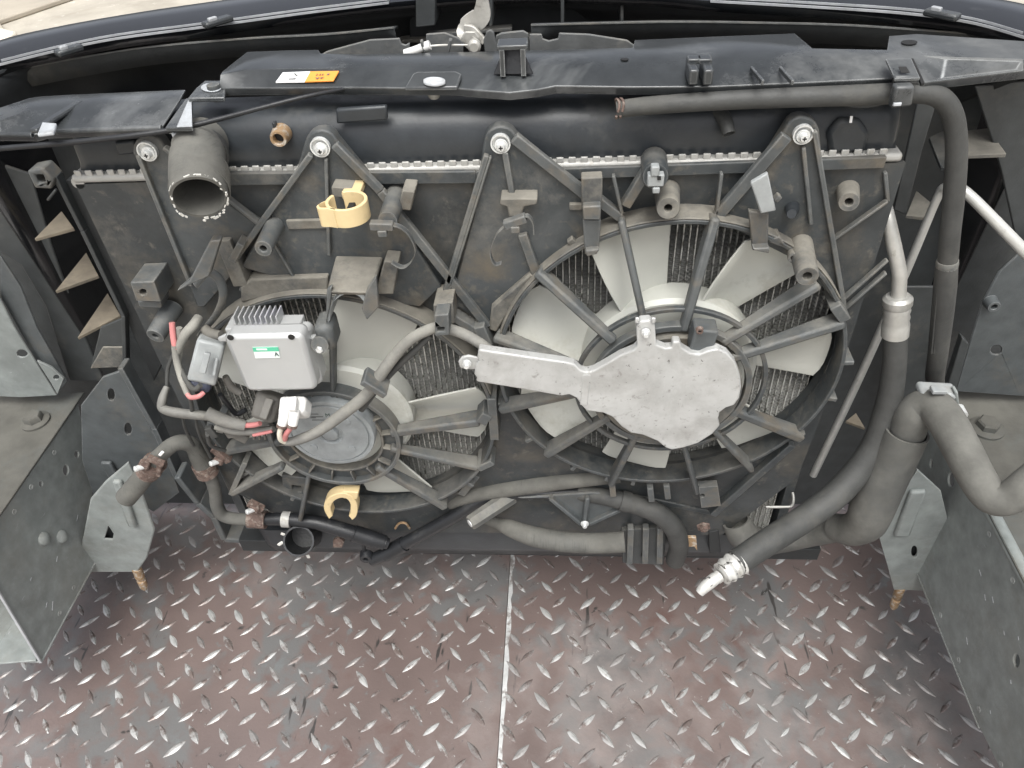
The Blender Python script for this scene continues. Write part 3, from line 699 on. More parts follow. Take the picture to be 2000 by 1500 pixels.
# square blocks
poly('block', [(254, 552), (300, 550), (315, 590), (266, 588)], -.052, .034, 'shroud_rib', sh, holes=[ell(279, 571, 7, 6)], bevel=.0015)
poly('block', [(268, 588), (315, 590), (316, 602), (272, 600)], -.045, .02, 'shroud_rib', sh)
poly('block', [(1365, 952), (1402, 950), (1408, 988), (1370, 992)], -.040, .01, 'shroud_rib', sh, holes=[ell(1372, 968, 5, 4, 10)])
poly('block', [(550, 928), (602, 935), (600, 972), (553, 968)], -.036, .012, 'shroud', sh, holes=[[(570, 948), (588, 950), (588, 962), (570, 960)]])
# strap clips
def strap(pts, Y, m='shroud_rib', t=.004): return poly('strap_clip', pts, Y, t, m, sh, bevel=.0012)
strap([(1135, 348), (1177, 346), (1176, 410), (1136, 410)], -.052, 'shroud_dusty', .012); strap([(1138, 404), (1174, 402), (1173, 430), (1139, 430)], -.060, 'shroud_rib', .012)
strap([(1138, 430), (1174, 430), (1170, 492), (1142, 498)], -.056, 'shroud_rib', .006); strap([(1143, 490), (1171, 487), (1166, 497), (1146, 502)], -.062, 'shroud_rib', .010)
RB((1112, 405), (1138, 405), 14, .006, -.034, m='shroud_dusty'); RB((1112, 470), (1122, 480), 14, .008, -.036, m='shroud_dusty')
strap([(1466, 358), (1500, 338), (1516, 412), (1486, 418)], -.058, 'grey_conn', .005); strap([(1462, 412), (1502, 418), (1500, 488), (1470, 490)], -.052, 'shroud_dusty', .006)
strap([(1470, 486), (1504, 484), (1502, 496), (1474, 490)], -.060, 'shroud_rib', .01); RB((1515, 395), (1525, 385), 10, .008, -.045, m='shroud_dusty')
strap([(1500, 468), (1524, 462), (1540, 488), (1504, 475)], -.044, 'shroud_dusty', .02)
# hose hook at the left
strap([(430, 470), (410, 470), (370, 548), (344, 570), (372, 556), (408, 540), (412, 528)], -.078, 'shroud_rib', .010)
hk = [V((P(x, y, -.06))) for x, y in ((382, 556), (405, 532), (428, 545), (436, 578), (424, 612), (402, 640), (392, 655))]
wtube('hook', hk, 9 * S(hk[0]), 'shroud_rib', sh, flat=.5)
RB((434, 470), (470, 560), 30, .02, -.036, m='shroud_dusty')
RB((470, 560), (540, 600), 22, .018, -.034)
# saddle bracket in the middle
sd = [P(658, 488, -.02), P(752, 490, -.02), P(722, 572, -.084), P(636, 570, -.084)]
obj('saddle', *g_prism(sd, (0, .004, -.006)), 'shroud_dusty', sh, bevel=.002)
sa_ = [P(x, y, -.080) for x, y in ((640, 632), (643, 606), (657, 584), (678, 574), (700, 578), (713, 594), (717, 612))]
vs = []; fs = []
for p, _ in spline([(p, 0) for p in sa_], 4): vs += [p, p + V((0, .045, 0)), p + V((.003, .045, .003)), p + V((.003, 0, .004))]
for i in range(len(vs) // 4 - 1):
    for j in range(4): fs.append((4 * i + j, 4 * i + (j + 1) % 4, 4 * i + 4 + (j + 1) % 4, 4 * i + 4 + j))
fs += [(0, 1, 2, 3), tuple(range(len(vs) - 4, len(vs)))]
obj('saddle_arch', vs, fs, 'motor', sh)
strap([(716, 566), (734, 540), (740, 600), (716, 626), (706, 604)], -.084, 'shroud_rib', .006)
strap([(638, 566), (648, 560), (644, 600), (636, 634)], -.084, 'shroud_rib', .006)
strap([(750, 510), (778, 512), (768, 575), (732, 575)], -.050, 'shroud_dusty', .02)
# post that carries the cable tie, and its side block
hose('tie_post', [(775, 378, -.016, 21), (768, 400, -.040, 20), (757, 432, -.072, 19)], 'shroud_rib', sh, n=18)
strap([(785, 372), (810, 374), (802, 412), (778, 410)], -.045, 'shroud_dusty', .028)
strap([(978, 388), (1050, 388), (1048, 400), (1024, 404), (1018, 422), (994, 424), (990, 404), (976, 400)], -.046, 'shroud_dusty', .026)
RB((648, 375), (690, 378), 22, .016, -.045, m='shroud_dusty')
strap([(846, 596), (884, 590), (888, 632), (862, 640), (848, 628)], -.058, 'shroud_dusty', .034)
# motor arms
def arm(a, b, w, Ya=-.050, Yb=-.074, w2=None, m='shroud_rib', h=.011, hb=.020): rib('arm', a, b, w * .78, hb, m, sh, Ya, Yb, w2, h2=h, bevel=.0025)
for a, b, w in (((1046, 535), (1198, 672), 24), ((1213, 432), (1258, 632), 18), ((1400, 428), (1336, 650), 24), ((1604, 560), (1412, 674), 23), ((1652, 636), (1430, 704), 25), ((1568, 862), (1408, 796), 23),
                ((1470, 924), (1390, 840), 15), ((1362, 968), (1334, 866), 13), ((1193, 952), (1246, 848), 17), ((1066, 894), (1190, 818), 21), ((975, 806), (1130, 772), 21), ((962, 664), (1125, 722), 20)):
    arm(a, b, w)
for a, b, w in (((938, 828), (762, 850), 23), ((934, 918), (762, 880), 17), ((870, 996), (735, 916), 19), ((450, 968), (550, 916), 17), ((440, 886), (545, 866), 19), ((585, 1020), (602, 930), 11), ((646, 640), (649, 780), 13)):
    arm(a, b, w, -.046, -.060)
RB((1652, 628), (1632, 600), 22, .03, -.050); RB((450, 968), (478, 905), 10, .02, -.046); RB((938, 828), (952, 812), 22, .03, -.048); RB((934, 918), (962, 905), 14, .03, -.046); RB((960, 780), (966, 860), 18, .03, -.046)
# motor carrier rings
CRm = V((CR.x, 0, CR.z)); CLm = P(655, 852, -.052); CLm.y = 0
ring('carrier_ring', CRm, .092, .0965, -.066, -.060, 'shroud', sh); ring('carrier_ring', CRm, .074, .0805, -.072, -.062, 'shroud_rib', sh)
ring('carrier_ring', CRm, .058, .070, -.076, -.060, 'shroud_dusty', sh)
ring('carrier_ring', CLm, .071, .076, -.060, -.036, 'shroud_rib', sh)
ring('carrier_ring', CLm, .053, .056, -.056, -.036, 'shroud_dusty', sh); ring('carrier_floor', CLm, .054, .073, -.051, -.036, 'shroud', sh)
for i in range(16):
    a = i * 22.5 + 8; ca, sa = math.cos(math.radians(a)), math.sin(math.radians(a))
    box('carrier_vane', V((CLm.x + .0635 * ca, -.0525, CLm.z + .0635 * sa)), .016, .012, .0022, 'shroud_dusty', sh, Matrix.Rotation(-math.radians(a), 3, 'Y'))
# connector block on the right carrier
box('carrier_block', P(1372, 655, -.082), 46 * S(P(1372, 655, -.08)), .02, .026, 'frame_dark', sh, Matrix.Rotation(.12, 3, 'Y'), bevel=.002)
boss('carrier_hole', 1367, 648, -.0935, 7, 'rust', sh, Ybase=-.090, hole=.45)
# cross bars under the fans
hose('lower_bar', [(880, 985, -.014, 11), (930, 965, -.018, 16), (1060, 945, -.020, 17), (1210, 928, -.018, 15)], 'rubber_dusty', sh)
rib('lower_bar', (962, 893), (1062, 880), 30, .012, 'shroud_dusty', sh, -.016)
rib('lower_strut', (1548, 872), (1392, 1008), 15, .01, 'shroud', sh, -.028)
rib('lower_strut', (995, 880), (1020, 935), 20, .01, 'shroud', sh, -.016); rib('lower_strut', (930, 930), (900, 968), 16, .02, 'shroud_rib', sh, -.030)
rib('lower_strut', (1120, 940), (1030, 975), 14, .01, 'shroud', sh, -.024)
rib('lower_strut', (1185, 960), (1400, 1005), 12, .01, 'shroud', sh, -.02)
for x, y in ((1195, 945), (1270, 955), (1302, 950)): rib('lower_peg', (x, y), (x + 3, y + 26), 12, .012, 'shroud_rib', sh, -.045)

# ================================================================== FANS
def fan(name, label, C, nb, a_first, r0, r1, h0, h1, sweep, hub):
    f = thing(name, label, 'fan', V((C.x, -.02, C.z)), 'radiator cooling fans')
    lathe('hub', [(hub, -.016), (hub, .010), (hub - .004, .014), (hub * .5, .014)], V((C.x, -.030, C.z)), (0, -1, 0), 'white_fan', f, 48)
    first = None
    for b in range(nb):
        ac = a_first + b * 360 / nb; vs = []; nr, na = 12, 8
        for i in range(nr + 1):
            t = i / nr; r = r0 + (r1 - r0) * t; half = h0 + (h1 - h0) * t
            for j in range(na + 1):
                s = -1 + 2 * j / na
                rr = r - (.006 * abs(s) ** 4 if i == nr else 0)
                a = math.radians(ac + s * half + sweep * (t - .4))
                yy = -.026 - s * (.013 - .006 * t) + .006 * (1 - s * s)
                vs.append(V((C.x + rr * math.cos(a), yy, C.z + rr * math.sin(a))))
        fs = [(i * (na + 1) + j, i * (na + 1) + j + 1, (i + 1) * (na + 1) + j + 1, (i + 1) * (na + 1) + j) for i in range(nr) for j in range(na)]
        obj('blade', vs, fs, 'white_fan', f, smooth=60, solid=.0022, bevel=.0005)
    return f
fan('cooling_fan', 'left white bladed fan behind the round grey motor plate', CL, 5, 66, .072, .161, 22, 17, 4, .077)
fan('cooling_fan', 'right white bladed fan behind the silver teardrop heat shield', CR, 7, 108, .086, .166, 16, 13.5, -3, .090)
# ------------------------------------------------------------------ left motor
cm = P(647, 841, -.062); rm = .0495
mo = thing('fan_motor', 'round grey fan motor plate marked M in front of left fan', 'motor', cm)
lathe('case', [(rm * .99, -.03), (rm, .003), (rm * .985, .0052), (rm * .90, .0055), (rm * .885, .0040), (rm * .87, .0040), (rm * .855, .0060), (rm * .30, .0062), (rm * .27, .0045), (rm * .26, .0045), (rm * .24, .0025), (rm * .185, .0025), (rm * .175, .0068), (rm * .16, .0074), (.001, .0074)], cm, (0, -1, 0), 'motor', mo, 64)
for a in (42, -48, 222): 
    q = cm + V((rm * .62 * math.cos(math.radians(a)), -.0062, rm * .62 * math.sin(math.radians(a))))
    lathe('dimple', [(.0042, 0), (.0040, .0008), (.003, .0009)], q, (0, -1, 0), 'motor', mo, 14)
Rt = (math.radians(90), 0, 0)
text('plate_letter', 'M', cm + V((.004, -.0064, rm * .60)), .0075, 'ink', mo, Rt)
for i, (dx, dz, w) in enumerate(((-.010, .64, .008), (-.008, .56, .013), (-.013, .53, .006), (-.007, .46, .016))):
    box('stamp_line', cm + V((dx, -.0063, rm * dz)), w, .0003, .0011, 'frame_dark', mo, bevel=0)
# right motor body (mostly under the shield)
mr = thing('fan_motor', 'black fan motor mostly hidden under the silver heat shield', 'motor', V((CR.x, -.07, CR.z)))
lathe('case', [(.055, -.03), (.055, .018), (.050, .022), (.02, .022)], V((CR.x, -.062, CR.z)), (0, -1, 0), 'gap_black', mr, 40)
lathe('stator_rim', [(.057, 0), (.057, .006), (.052, .006)], V((CR.x, -.066, CR.z)), (0, -1, 0), 'rubber_black', mr, 40)
for a in range(8):
    an = math.radians(a * 45 + 20); lathe('bolt', [(.004, 0), (.004, .003)], V((CR.x + .045 * math.cos(an), -.084, CR.z + .045 * math.sin(an))), (0, -1, 0), 'zinc', mr, 8)
# ================================================================== HEAT SHIELD
YH = -.098
hs = thing('heat_shield', 'spotted silver aluminium heat shield with long arm over right fan motor', 'heat shield', P(1300, 870, YH))
hp = [(935, 683), (1020, 696), (1105, 708), (1122, 712), (1134, 724), (1146, 728), (1160, 724), (1185, 710), (1212, 694), (1238, 684), (1245, 676), (1243, 640), (1250, 628), (1270, 626), (1279, 636), (1282, 674), (1300, 681), (1312, 680), (1314, 668), (1328, 668), (1332, 680), (1348, 690), (1366, 693), (1382, 686), (1402, 682), (1420, 690), (1436, 708), (1446, 735), (1448, 757), (1444, 778), (1434, 792), (1418, 797), (1406, 806), (1403, 818), (1406, 832), (1392, 848), (1364, 866), (1335, 875), (1312, 879), (1300, 875), (1284, 862), (1255, 850), (1232, 846), (1214, 834), (1196, 815), (1178, 807), (1146, 803), (1136, 793), (1126, 778), (1112, 771), (1096, 774), (1010, 759), (930, 746), (931, 737), (926, 733), (930, 712), (936, 705), (932, 698)]
poly('sheet', hp, YH, .010, 'alu_shield', hs, bevel=.0045).modifiers['b'].segments = 4
obj('crease', *g_bar(P(1146, 732, YH - .0004), P(1140, 792, YH - .0004), 16 * S(P(1146, 740, YH)), .002), 'alu_shield', hs, bevel=.0009)
poly('fixing_tab', [(936, 700), (915, 695), (902, 698), (895, 707), (898, 718), (910, 722), (934, 722)], YH + .004, .003, 'alu_shield', hs, bevel=.001)
screw('rivet', 912, 709, YH + .003, 9, hs, cross=False)
screw('rivet', 1261, 648, YH - .001, 9, hs, cross=False)
# tab end folded in two small teeth
for x in (1244, 1276): rib('tab_tooth', (x, 632), (x + 1, 622), 8, .003, 'alu_shield', hs, YH - .003)

# ================================================================== FAN CONTROL MODULE
YM = -.104
md = thing('control_module', 'silver finned fan control box with green and white label', 'control box', P(540, 765, YM))
def rq(pts, r, n=4):
    out = []
    m = len(pts)
    for i in range(m):
        p = V((*pts[i], 0)); a = V((*pts[i - 1], 0)); b = V((*pts[(i + 1) % m], 0))
        pa = p + (a - p).normalized() * r; pb = p + (b - p).normalized() * r
        for k in range(n + 1):
            t = k / n; q = pa * (1 - t) ** 2 + p * 2 * t * (1 - t) + pb * t * t; out.append((q.x, q.y))
    return out
poly('body', rq([(437, 657), (590, 654), (621, 763), (482, 766)], 14), YM, .020, 'alu_box', md, bevel=.004)
poly('back_case', rq([(434, 655), (600, 652), (632, 752), (478, 757)], 14), YM + .0145, .022, 'alu_box', md, bevel=.003)
for x, y in ((450, 657), (569, 656)):
    p = P(x, y + 2, YM - .0002); lathe('screw_recess', [(.0032, 0), (.0030, .0007), (.002, .0008)], p, (0, -1, 0), 'hole_dark', md, 14)
pt = P(516, 655, YM + .02)
box('fin_base', pt + V((.0, .010, .004)), .072, .022, .010, 'alu_box', md, bevel=.001)
fn = None
for i in range(9):
    c = pt + V((-.026 + i * .0052, .012, .012))
    if fn is None: fn = box('fin', c, .0014, .018, .016, 'alu_box', md, bevel=.0004)
    else: dup(fn, md, c)
for dx in (-.017, .016): box('top_pad', pt + V((dx, -.001, .0086)), .008, .006, .0012, 'alu_shield', md, bevel=.0004)
poly('ear', rq([(594, 662), (630, 656), (642, 672), (636, 686), (604, 688)], 6), YM + .018, .006, 'alu_box', md)
lathe('bushing', [(.0085, 0), (.0085, .008), (.006, .008)], P(629, 668, YM + .018), (0, -1, .3), 'shroud_rib', md, 18)
screw('ear_bolt', 626, 677, YM + .014, 12, md, hexhead=True, cross=False)
poly('ear', [(424, 662), (440, 654), (444, 668), (428, 668)], YM + .014, .004, 'alu_box', md)
box('ear_post', P(640, 645, YM + .03), .018, .03, .03, 'shroud_rib', md, bevel=.006)
lb = poly('label', [(493, 679), (543, 678), (547, 699), (499, 700)], YM - .0007, .0006, 'label_white', md, bevel=0)
poly('label_band', [(493, 679), (543, 678), (545, 686), (495, 687)], YM - .0009, .0003, 'label_green', lb, bevel=0)
poly('label_print', [(500, 681), (521, 681), (522, 684), (501, 684)], YM - .0011, .0002, 'label_white', lb, bevel=0)
text('label_letter', 'A', P(540, 692.5, YM - .0011), .0068, 'ink', lb, Rt)
# ------------------------------------------------------------------ plugs and wires
gc = thing('wiring_plug', 'grey wiring plug with dark blue seal left of the silver box', 'plug', P(395, 760, -.10))
a, b = P(412, 668, -.088), P(392, 750, -.108)
obj('housing', *g_bar(a, b, 52 * S(a), .030, up=V((.25, -1, .2)), w2=54 * S(b)), 'grey_conn', gc, bevel=.003)
obj('latch_ridge', *g_bar(P(405, 690, -.104), P(395, 730, -.114), 12 * S(a), .006, up=V((.25, -1, .2))), 'grey_conn', gc, bevel=.001)
obj('latch_ridge', *g_bar(P(424, 700, -.098), P(418, 735, -.108), 6 * S(a), .006, up=V((.6, -1, .2))), 'grey_conn', gc, bevel=.001)
obj('seal', *g_bar(P(393, 740, -.104), P(388, 766, -.112), 40 * S(a), .020, up=V((.25, -1, .2))), 'blue_seal', gc, bevel=.004)
hose('wire', [(392, 752, -.115, 5.5), (382, 760, -.116, 5.5), (372, 755, -.112, 5.5), (360, 735, -.10, 5.5), (350, 715, -.09, 5.5)], 'rubber', gc, n=8)
hose('red_wire', [(398, 766, -.114, 5), (388, 774, -.118, 5), (372, 776, -.116, 5), (364, 766, -.110, 5)], 'wire_red', gc, n=8)
hose('loom', [(366, 770, -.112, 5.5), (354, 738, -.10, 7), (345, 705, -.09, 7), (340, 675, -.085, 5.5)], 'loom', gc, n=8)
hose('red_wire', [(342, 682, -.086, 5.5), (338, 655, -.08, 6), (336, 630, -.075, 6)], 'wire_red', gc, n=8)
hose('loom', [(345, 690, -.085, 7), (360, 655, -.08, 9), (378, 635, -.072, 10), (388, 620, -.062, 9)], 'loom', gc, n=10)
hose('loom', [(348, 712, -.085, 5), (352, 680, -.08, 6), (350, 640, -.076, 6)], 'loom', gc, n=8)
hm = thing('wiring_loom', 'grey taped wiring loom bending under the grey plug', 'wiring', P(380, 815, -.08))
hose('sleeve', [(326, 755, -.06, 8), (318, 778, -.07, 12), (318, 797, -.075, 13), (345, 806, -.08, 14), (400, 812, -.08, 13), (430, 818, -.08, 10)], 'loom', hm, flat=.7)
hose('sleeve', [(404, 806, -.088, 13), (440, 822, -.09, 13), (480, 832, -.09, 10)], 'loom', hm)
hose('red_wire', [(478, 831, -.09, 5.5), (495, 830, -.092, 5.5), (508, 827, -.094, 5)], 'wire_red', hm, n=8)
hose('lead', [(326, 760, -.06, 4), (328, 720, -.05, 4), (340, 690, -.045, 4)], 'rubber', hm, n=8)
hose('lead', [(375, 812, -.078, 4), (374, 790, -.085, 4), (370, 775, -.095, 4)], 'rubber', hm, n=8)
hose('lead', [(356, 812, -.072, 3), (362, 838, -.066, 3), (378, 870, -.05, 3)], 'rubber', hm, n=6)
hose('lead', [(382, 816, -.076, 3), (390, 850, -.07, 3), (412, 894, -.05, 3)], 'rubber', hm, n=6)
rib('clip', (412, 826), (408, 852), 16, .014, 'shroud_rib', hm, -.078); rib('clip', (432, 812), (428, 846), 14, .016, 'shroud_rib', hm, -.088)
hose('lead', [(398, 640, -.066, 9), (412, 652, -.07, 12), (432, 655, -.075, 9)], 'brown_conn', hm, n=10)
hose('lead', [(430, 770, -.085, 5), (445, 790, -.08, 5), (462, 808, -.076, 5), (480, 800, -.074, 5)], 'rubber_black', hm, n=8)
hose('lead', [(440, 735, -.08, 6), (452, 756, -.08, 8), (470, 768, -.08, 7)], 'brown_conn', hm, n=10)
hose('lead', [(420, 832, -.086, 7), (460, 842, -.086, 8), (510, 842, -.086, 7), (535, 838, -.086, 6)], 'loom', hm, n=10)
hose('lead', [(405, 850, -.08, 4), (412, 870, -.075, 4), (440, 880, -.065, 4)], 'rubber', hm, n=8)
rib('dark_plug', (452, 848), (482, 862), 22, .014, 'brown_conn', hm, -.080)
rib('dark_plug', (404, 838), (420, 856), 15, .012, 'rubber', hm, -.084)
bcn = thing('wiring_plug', 'brown dusty wiring plug under the silver box', 'plug', P(510, 828, -.1))
a = P(522, 770, -.088); obj('housing', *g_bar(a, P(508, 822, -.104), 50 * S(a), .026, w2=48 * S(a), up=V((-.15, -1, .3))), 'brown_conn', bcn, bevel=.004)
obj('latch_ridge', *g_bar(P(526, 778, -.098), P(512, 818, -.112), 16 * S(a), .006, up=V((-.15, -1, .3))), 'brown_conn', bcn, bevel=.001)
rib('comb_bracket', (440, 850), (530, 838), 22, .008, 'brown_conn', bcn, -.082)
for i in range(4): rib('comb_tooth', (492 + i * 11, 846), (496 + i * 11, 860), 5, .004, 'shroud_dusty', bcn, -.088)
hose('red_wire', [(495, 850, -.090, 3.5), (515, 846, -.091, 3.5), (532, 842, -.090, 3.5)], 'wire_red', bcn, n=8)
wc = thing('wiring_plug', 'white two-pole wiring plug in front of the round motor plate', 'plug', P(565, 830, -.11))
a = P(571, 772, -.098); obj('housing', *g_bar(a, P(567, 806, -.114), 54 * S(a), .024, w2=52 * S(a), up=V((0, -1, .3))), 'white_conn', wc, bevel=.004)
obj('latch_ridge', *g_bar(P(572, 774, -.106), P(569, 800, -.120), 14 * S(a), .006, up=V((0, -1, .3))), 'white_conn', wc, bevel=.001)
for x in (554, 574):
    hose('barrel', [(x + 2, 800, -.112, 11), (x, 815, -.117, 10), (x - 3, 832, -.121, 9.5)], 'white_conn', wc, n=14)
    hose('seal', [(x - 3, 829, -.1205, 10.5), (x - 4, 834, -.1215, 10.5)], 'rust', wc, n=12)
hose('white_wire', [(550, 832, -.121, 5), (546, 848, -.122, 5.5), (550, 860, -.120, 5.5), (562, 864, -.116, 5)], 'wire_white', wc, n=8)
hose('red_wire', [(571, 832, -.121, 5), (560, 846, -.122, 5.5), (556, 858, -.119, 5.5)], 'wire_red', wc, n=8)
cb = thing('fan_cable', 'thick pale grey cable arching across from motor plate to heat shield', 'cable', P(700, 800, -.1))
hose('sheath', [(556, 864, -.117, 7), (580, 860, -.114, 10), (620, 843, -.106, 11), (670, 808, -.096, 12), (718, 768, -.090, 12), (755, 715, -.086, 12), (795, 668, -.082, 11.5), (835, 645, -.078, 11), (862, 640, -.074, 11), (900, 650, -.072, 11), (940, 672, -.076, 11), (975, 700, -.080, 10)], 'loom', cb, n=14)
hose('thin_cable', [(705, 800, -.085, 7), (740, 755, -.082, 7), (780, 712, -.078, 7), (815, 680, -.076, 6.5), (840, 655, -.074, 6)], 'rubber', cb, n=10)
rib('cable_tie', (706, 748), (752, 776), 14, .022, 'shroud_rib', cb, -.105)
poly('cable_clip', [(848, 616), (876, 614), (878, 655), (850, 657)], -.088, .018, 'shroud_rib', cb, holes=[[(853, 640), (868, 639), (868, 648), (854, 649)]], bevel=.002)

# ================================================================== CUT UPPER HOSE
uh = thing('coolant_hose', 'large cut coolant hose with frayed white threads around its open end', 'hose', P(400, 300, -.02))
ctr = P(389, 386, -.100); base = ctr + V((-.020, .074, .012))
hpts = [(base + V((0, .012, 0)), .0190), (base, .0195), (base + (ctr - base) * .35 + V((0, -.004, .005)), .0222), (base + (ctr - base) * .7 + V((0, -.002, .003)), .0228), (ctr, .0222)]
vs, fs = g_tube(spline(hpts, 5), 32, open1=.06, wall=.11)
for i, v in enumerate(vs):
    pass
obj('hose_body', vs, fs, 'rubber_dusty', uh, smooth=50)
# fine wrap ridges near the outer end
dirn = (ctr - base).normalized()
nr_ = random.Random(5)
u_ = dirn.orthogonal().normalized(); w_ = dirn.cross(u_)
for i in range(64):
    an = 2 * math.pi * i / 64 + nr_.uniform(-.05, .05); rr_ = .0212 + nr_.uniform(-.0012, .0012)
    c = ctr + (u_ * math.cos(an) + w_ * math.sin(an)) * rr_ + dirn * nr_.uniform(.0002, .0018)
    if nr_.random() < .30: continue
    tg_ = (u_ * -math.sin(an) + w_ * math.cos(an)); k_ = 1.6 if nr_.random() < .15 else 1.
    obj('frayed_thread', *g_bar(c - tg_ * nr_.uniform(.0006, .0016) * k_, c + tg_ * nr_.uniform(.0006, .0016) * k_ + dirn * nr_.uniform(-.001, .0015), nr_.uniform(.0007, .0013) * k_, nr_.uniform(.0007, .0013), up=dirn), 'thread', uh, smooth=0)
for i in range(7):
    c_ = ctr - dirn * (.010 + i * .0042); rr_ = .0232 - .0001 * i
    wtube('wrap_ridge', [c_ + (u_ * math.cos(a) + w_ * math.sin(a)) * rr_ for a in [k * math.pi / 12 for k in range(25)]], .0007, 'rubber_dusty', uh, n=6, k=2)
wtube('inner_liner', [ctr - dirn * .042 + (u_ * math.cos(a) + w_ * math.sin(a)) * .0190 for a in [k * math.pi / 12 for k in range(25)]], .0012, 'rust', uh, n=8, k=2)
ring_c = base + dirn * .008
lathe('hose_clamp', [(.0218, 0), (.0218, .010), (.0210, .010)], ring_c, dirn, 'rubber', uh, 32)
rib('clamp_ear', (352, 292), (362, 275), 12, .008, 'shroud_rib', uh, -.03); rib('clamp_ear', (335, 288), (352, 296), 14, .01, 'shroud_rib', uh, -.03)

# ================================================================== HOSES AND PIPES ON THE RIGHT
h1 = thing('overflow_hose', 'black overflow hose running along the top and bending down at right', 'hose', P(1830, 740, -.03))
hose('hose_body', [(1204, 214, -.030, 16), (1260, 207, -.030, 17), (1400, 197, -.030, 18), (1560, 190, -.030, 19), (1700, 185, -.030, 20), (1790, 181, -.030, 20), (1838, 192, -.030, 20), (1862, 230, -.030, 20), (1868, 290, -.030, 20), (1864, 370, -.030, 20), (1856, 450, -.030, 19), (1851, 512, -.030, 18)], 'rubber', h1, n=20, open0=.012)
hose('joint_collar', [(1851, 508, -.030, 19.5), (1850, 514, -.030, 20.5), (1849, 520, -.030, 20)], 'shroud_rib', h1, n=20)
hose('ribbed_sleeve', [(1849, 518, -.030, 20), (1846, 560, -.030, 21), (1840, 620, -.028, 20), (1832, 690, -.022, 18), (1826, 735, -.010, 17), (1830, 760, .01, 15)], 'rubber', h1, n=18)
for i in range(7):
    dx = -15 + i * 5
    hose('sleeve_rib', [(1847 + dx, 556, -.034 - .004 * (1 - abs(dx) / 15), 1.6), (1841 + dx, 620, -.034 - .002 * (1 - abs(dx) / 15), 1.6), (1833 + dx * .9, 690, -.030, 1.6)], 'rubber', h1, n=6)
for i, (x, y) in enumerate(((1206, 212), (1214, 211))):
    p = P(x, y, -.03); r = 17.5 * S(p)
    wtube('spring_clamp', [p + V((0, -r * math.cos(a), r * math.sin(a))) + V((.0012 * math.sin(a * 2), 0, 0)) for a in [i_ * math.pi / 6 for i_ in range(0, 12)]], .0011, 'rust', h1, n=6, k=2)
ac = thing('aircon_hose', 'black air conditioning hose with silver crimped ends hanging to the floor at right', 'hose', P(1600, 1000, -.1))
hose('metal_pipe', [(1728, 400, .004, 13), (1735, 430, -.006, 13.5), (1746, 480, -.014, 14), (1756, 530, -.020, 14), (1756, 560, -.022, 14), (1754, 585, -.024, 14)], 'alu_pipe', ac, n=16)
p0, p1 = P(1754, 578, -.024), P(1749, 640, -.028); q = S(p0)
lathe('crimp_sleeve', [(22 * q, 0), (27.5 * q, .003), (27.5 * q, .009), (24 * q, .012), (25.5 * q, .016), (23.5 * q, .020), (25.5 * q, .024), (23.5 * q, .028), (26 * q, .032), (26 * q, .045), (24 * q, .0455)], p0, p1 - p0, 'alu_pipe', ac, 28)
hose('hose_body', [(1749, 634, -.028, 22.5), (1746, 720, -.034, 22.5), (1732, 800, -.042, 24), (1703, 880, -.055, 25), (1645, 955, -.075, 26), (1575, 1010, -.100, 26), (1500, 1058, -.130, 26), (1438, 1100, -.155, 25)], 'rubber', ac, n=20)
p0, p1 = P(1446, 1096, -.152), P(1400, 1128, -.170); q = S(p0)
lathe('crimp_sleeve', [(24 * q, 0), (27 * q, .002), (24 * q, .006), (27 * q, .009), (23 * q, .014), (26 * q, .018), (22 * q, .022), (23 * q, .026), (16 * q, .0275)], p0, p1 - p0, 'alu_worn', ac, 24)
hose('metal_pipe', [(1404, 1125, -.168, 13), (1388, 1137, -.175, 12.5), (1374, 1149, -.180, 11), (1366, 1158, -.183, 9)], 'alu_worn', ac, n=16, open1=.006)
bp = thing('metal_pipe', 'thin bent aluminium pipe peaking behind the overflow hose at right', 'pipe', P(1590, 930, .03))
hose('pipe_run', [(1588, 928, .03, 7), (1680, 735, .03, 7.5), (1770, 530, .03, 8), (1828, 392, .03, 8), (1846, 366, .026, 9.5), (1868, 364, .018, 10), (1896, 384, .008, 10.5), (1940, 428, -.004, 11), (2010, 500, -.02, 11.5), (2120, 610, -.04, 12), (2240, 740, -.06, 12)], 'alu_bright', bp, n=14)
fp = thing('insulated_pipe', 'thick dusty insulated pipe looping over the right frame rail', 'pipe', P(1750, 1000, -.06))
hose('foam_sleeve', [(1772, 842, -.060, 41), (1750, 890, -.064, 41), (1722, 950, -.070, 41), (1702, 995, -.074, 41), (1690, 1020, -.074, 38), (1664, 1034, -.066, 32), (1632, 1030, -.05, 27)], 'foam_pipe', fp, n=24, open0=.012, wall=.1)
hose('pipe_run', [(1770, 850, -.060, 33), (1782, 815, -.058, 34), (1800, 796, -.056, 34), (1826, 796, -.064, 35), (1850, 825, -.085, 35), (1880, 880, -.115, 35), (1912, 940, -.145, 34), (1938, 972, -.160, 33), (1972, 972, -.165, 32), (2020, 935, -.16, 32), (2120, 860, -.14, 32), (2330, 800, -.10, 32), (2560, 790, -.06, 32)], 'foam_pipe', fp, n=24)
hose('pipe_run', [(1640, 1032, -.052, 25), (1580, 1046, -.035, 22), (1520, 1056, -.028, 24), (1478, 1058, -.026, 29), (1452, 1045, -.026, 30), (1438, 1018, -.018, 27)], 'foam_pipe', fp, n=22, open1=.015, wall=.15)
cl = rib('hose_clamp', (1800, 774), (1872, 778), 16, .02, 'grey_conn', fp, -.058, bevel=.003)
rib('clamp_tooth', (1822, 768), (1850, 768), 9, .01, 'grey_conn', cl, -.068); lathe('clamp_screw', [(.005, 0), (.005, .012)], P(1872, 796, -.06), (0, -1, 0), 'zinc', fp, 12)
rib('clamp_strap', (1868, 766), (1872, 800), 6, .01, 'frame', fp, -.058)

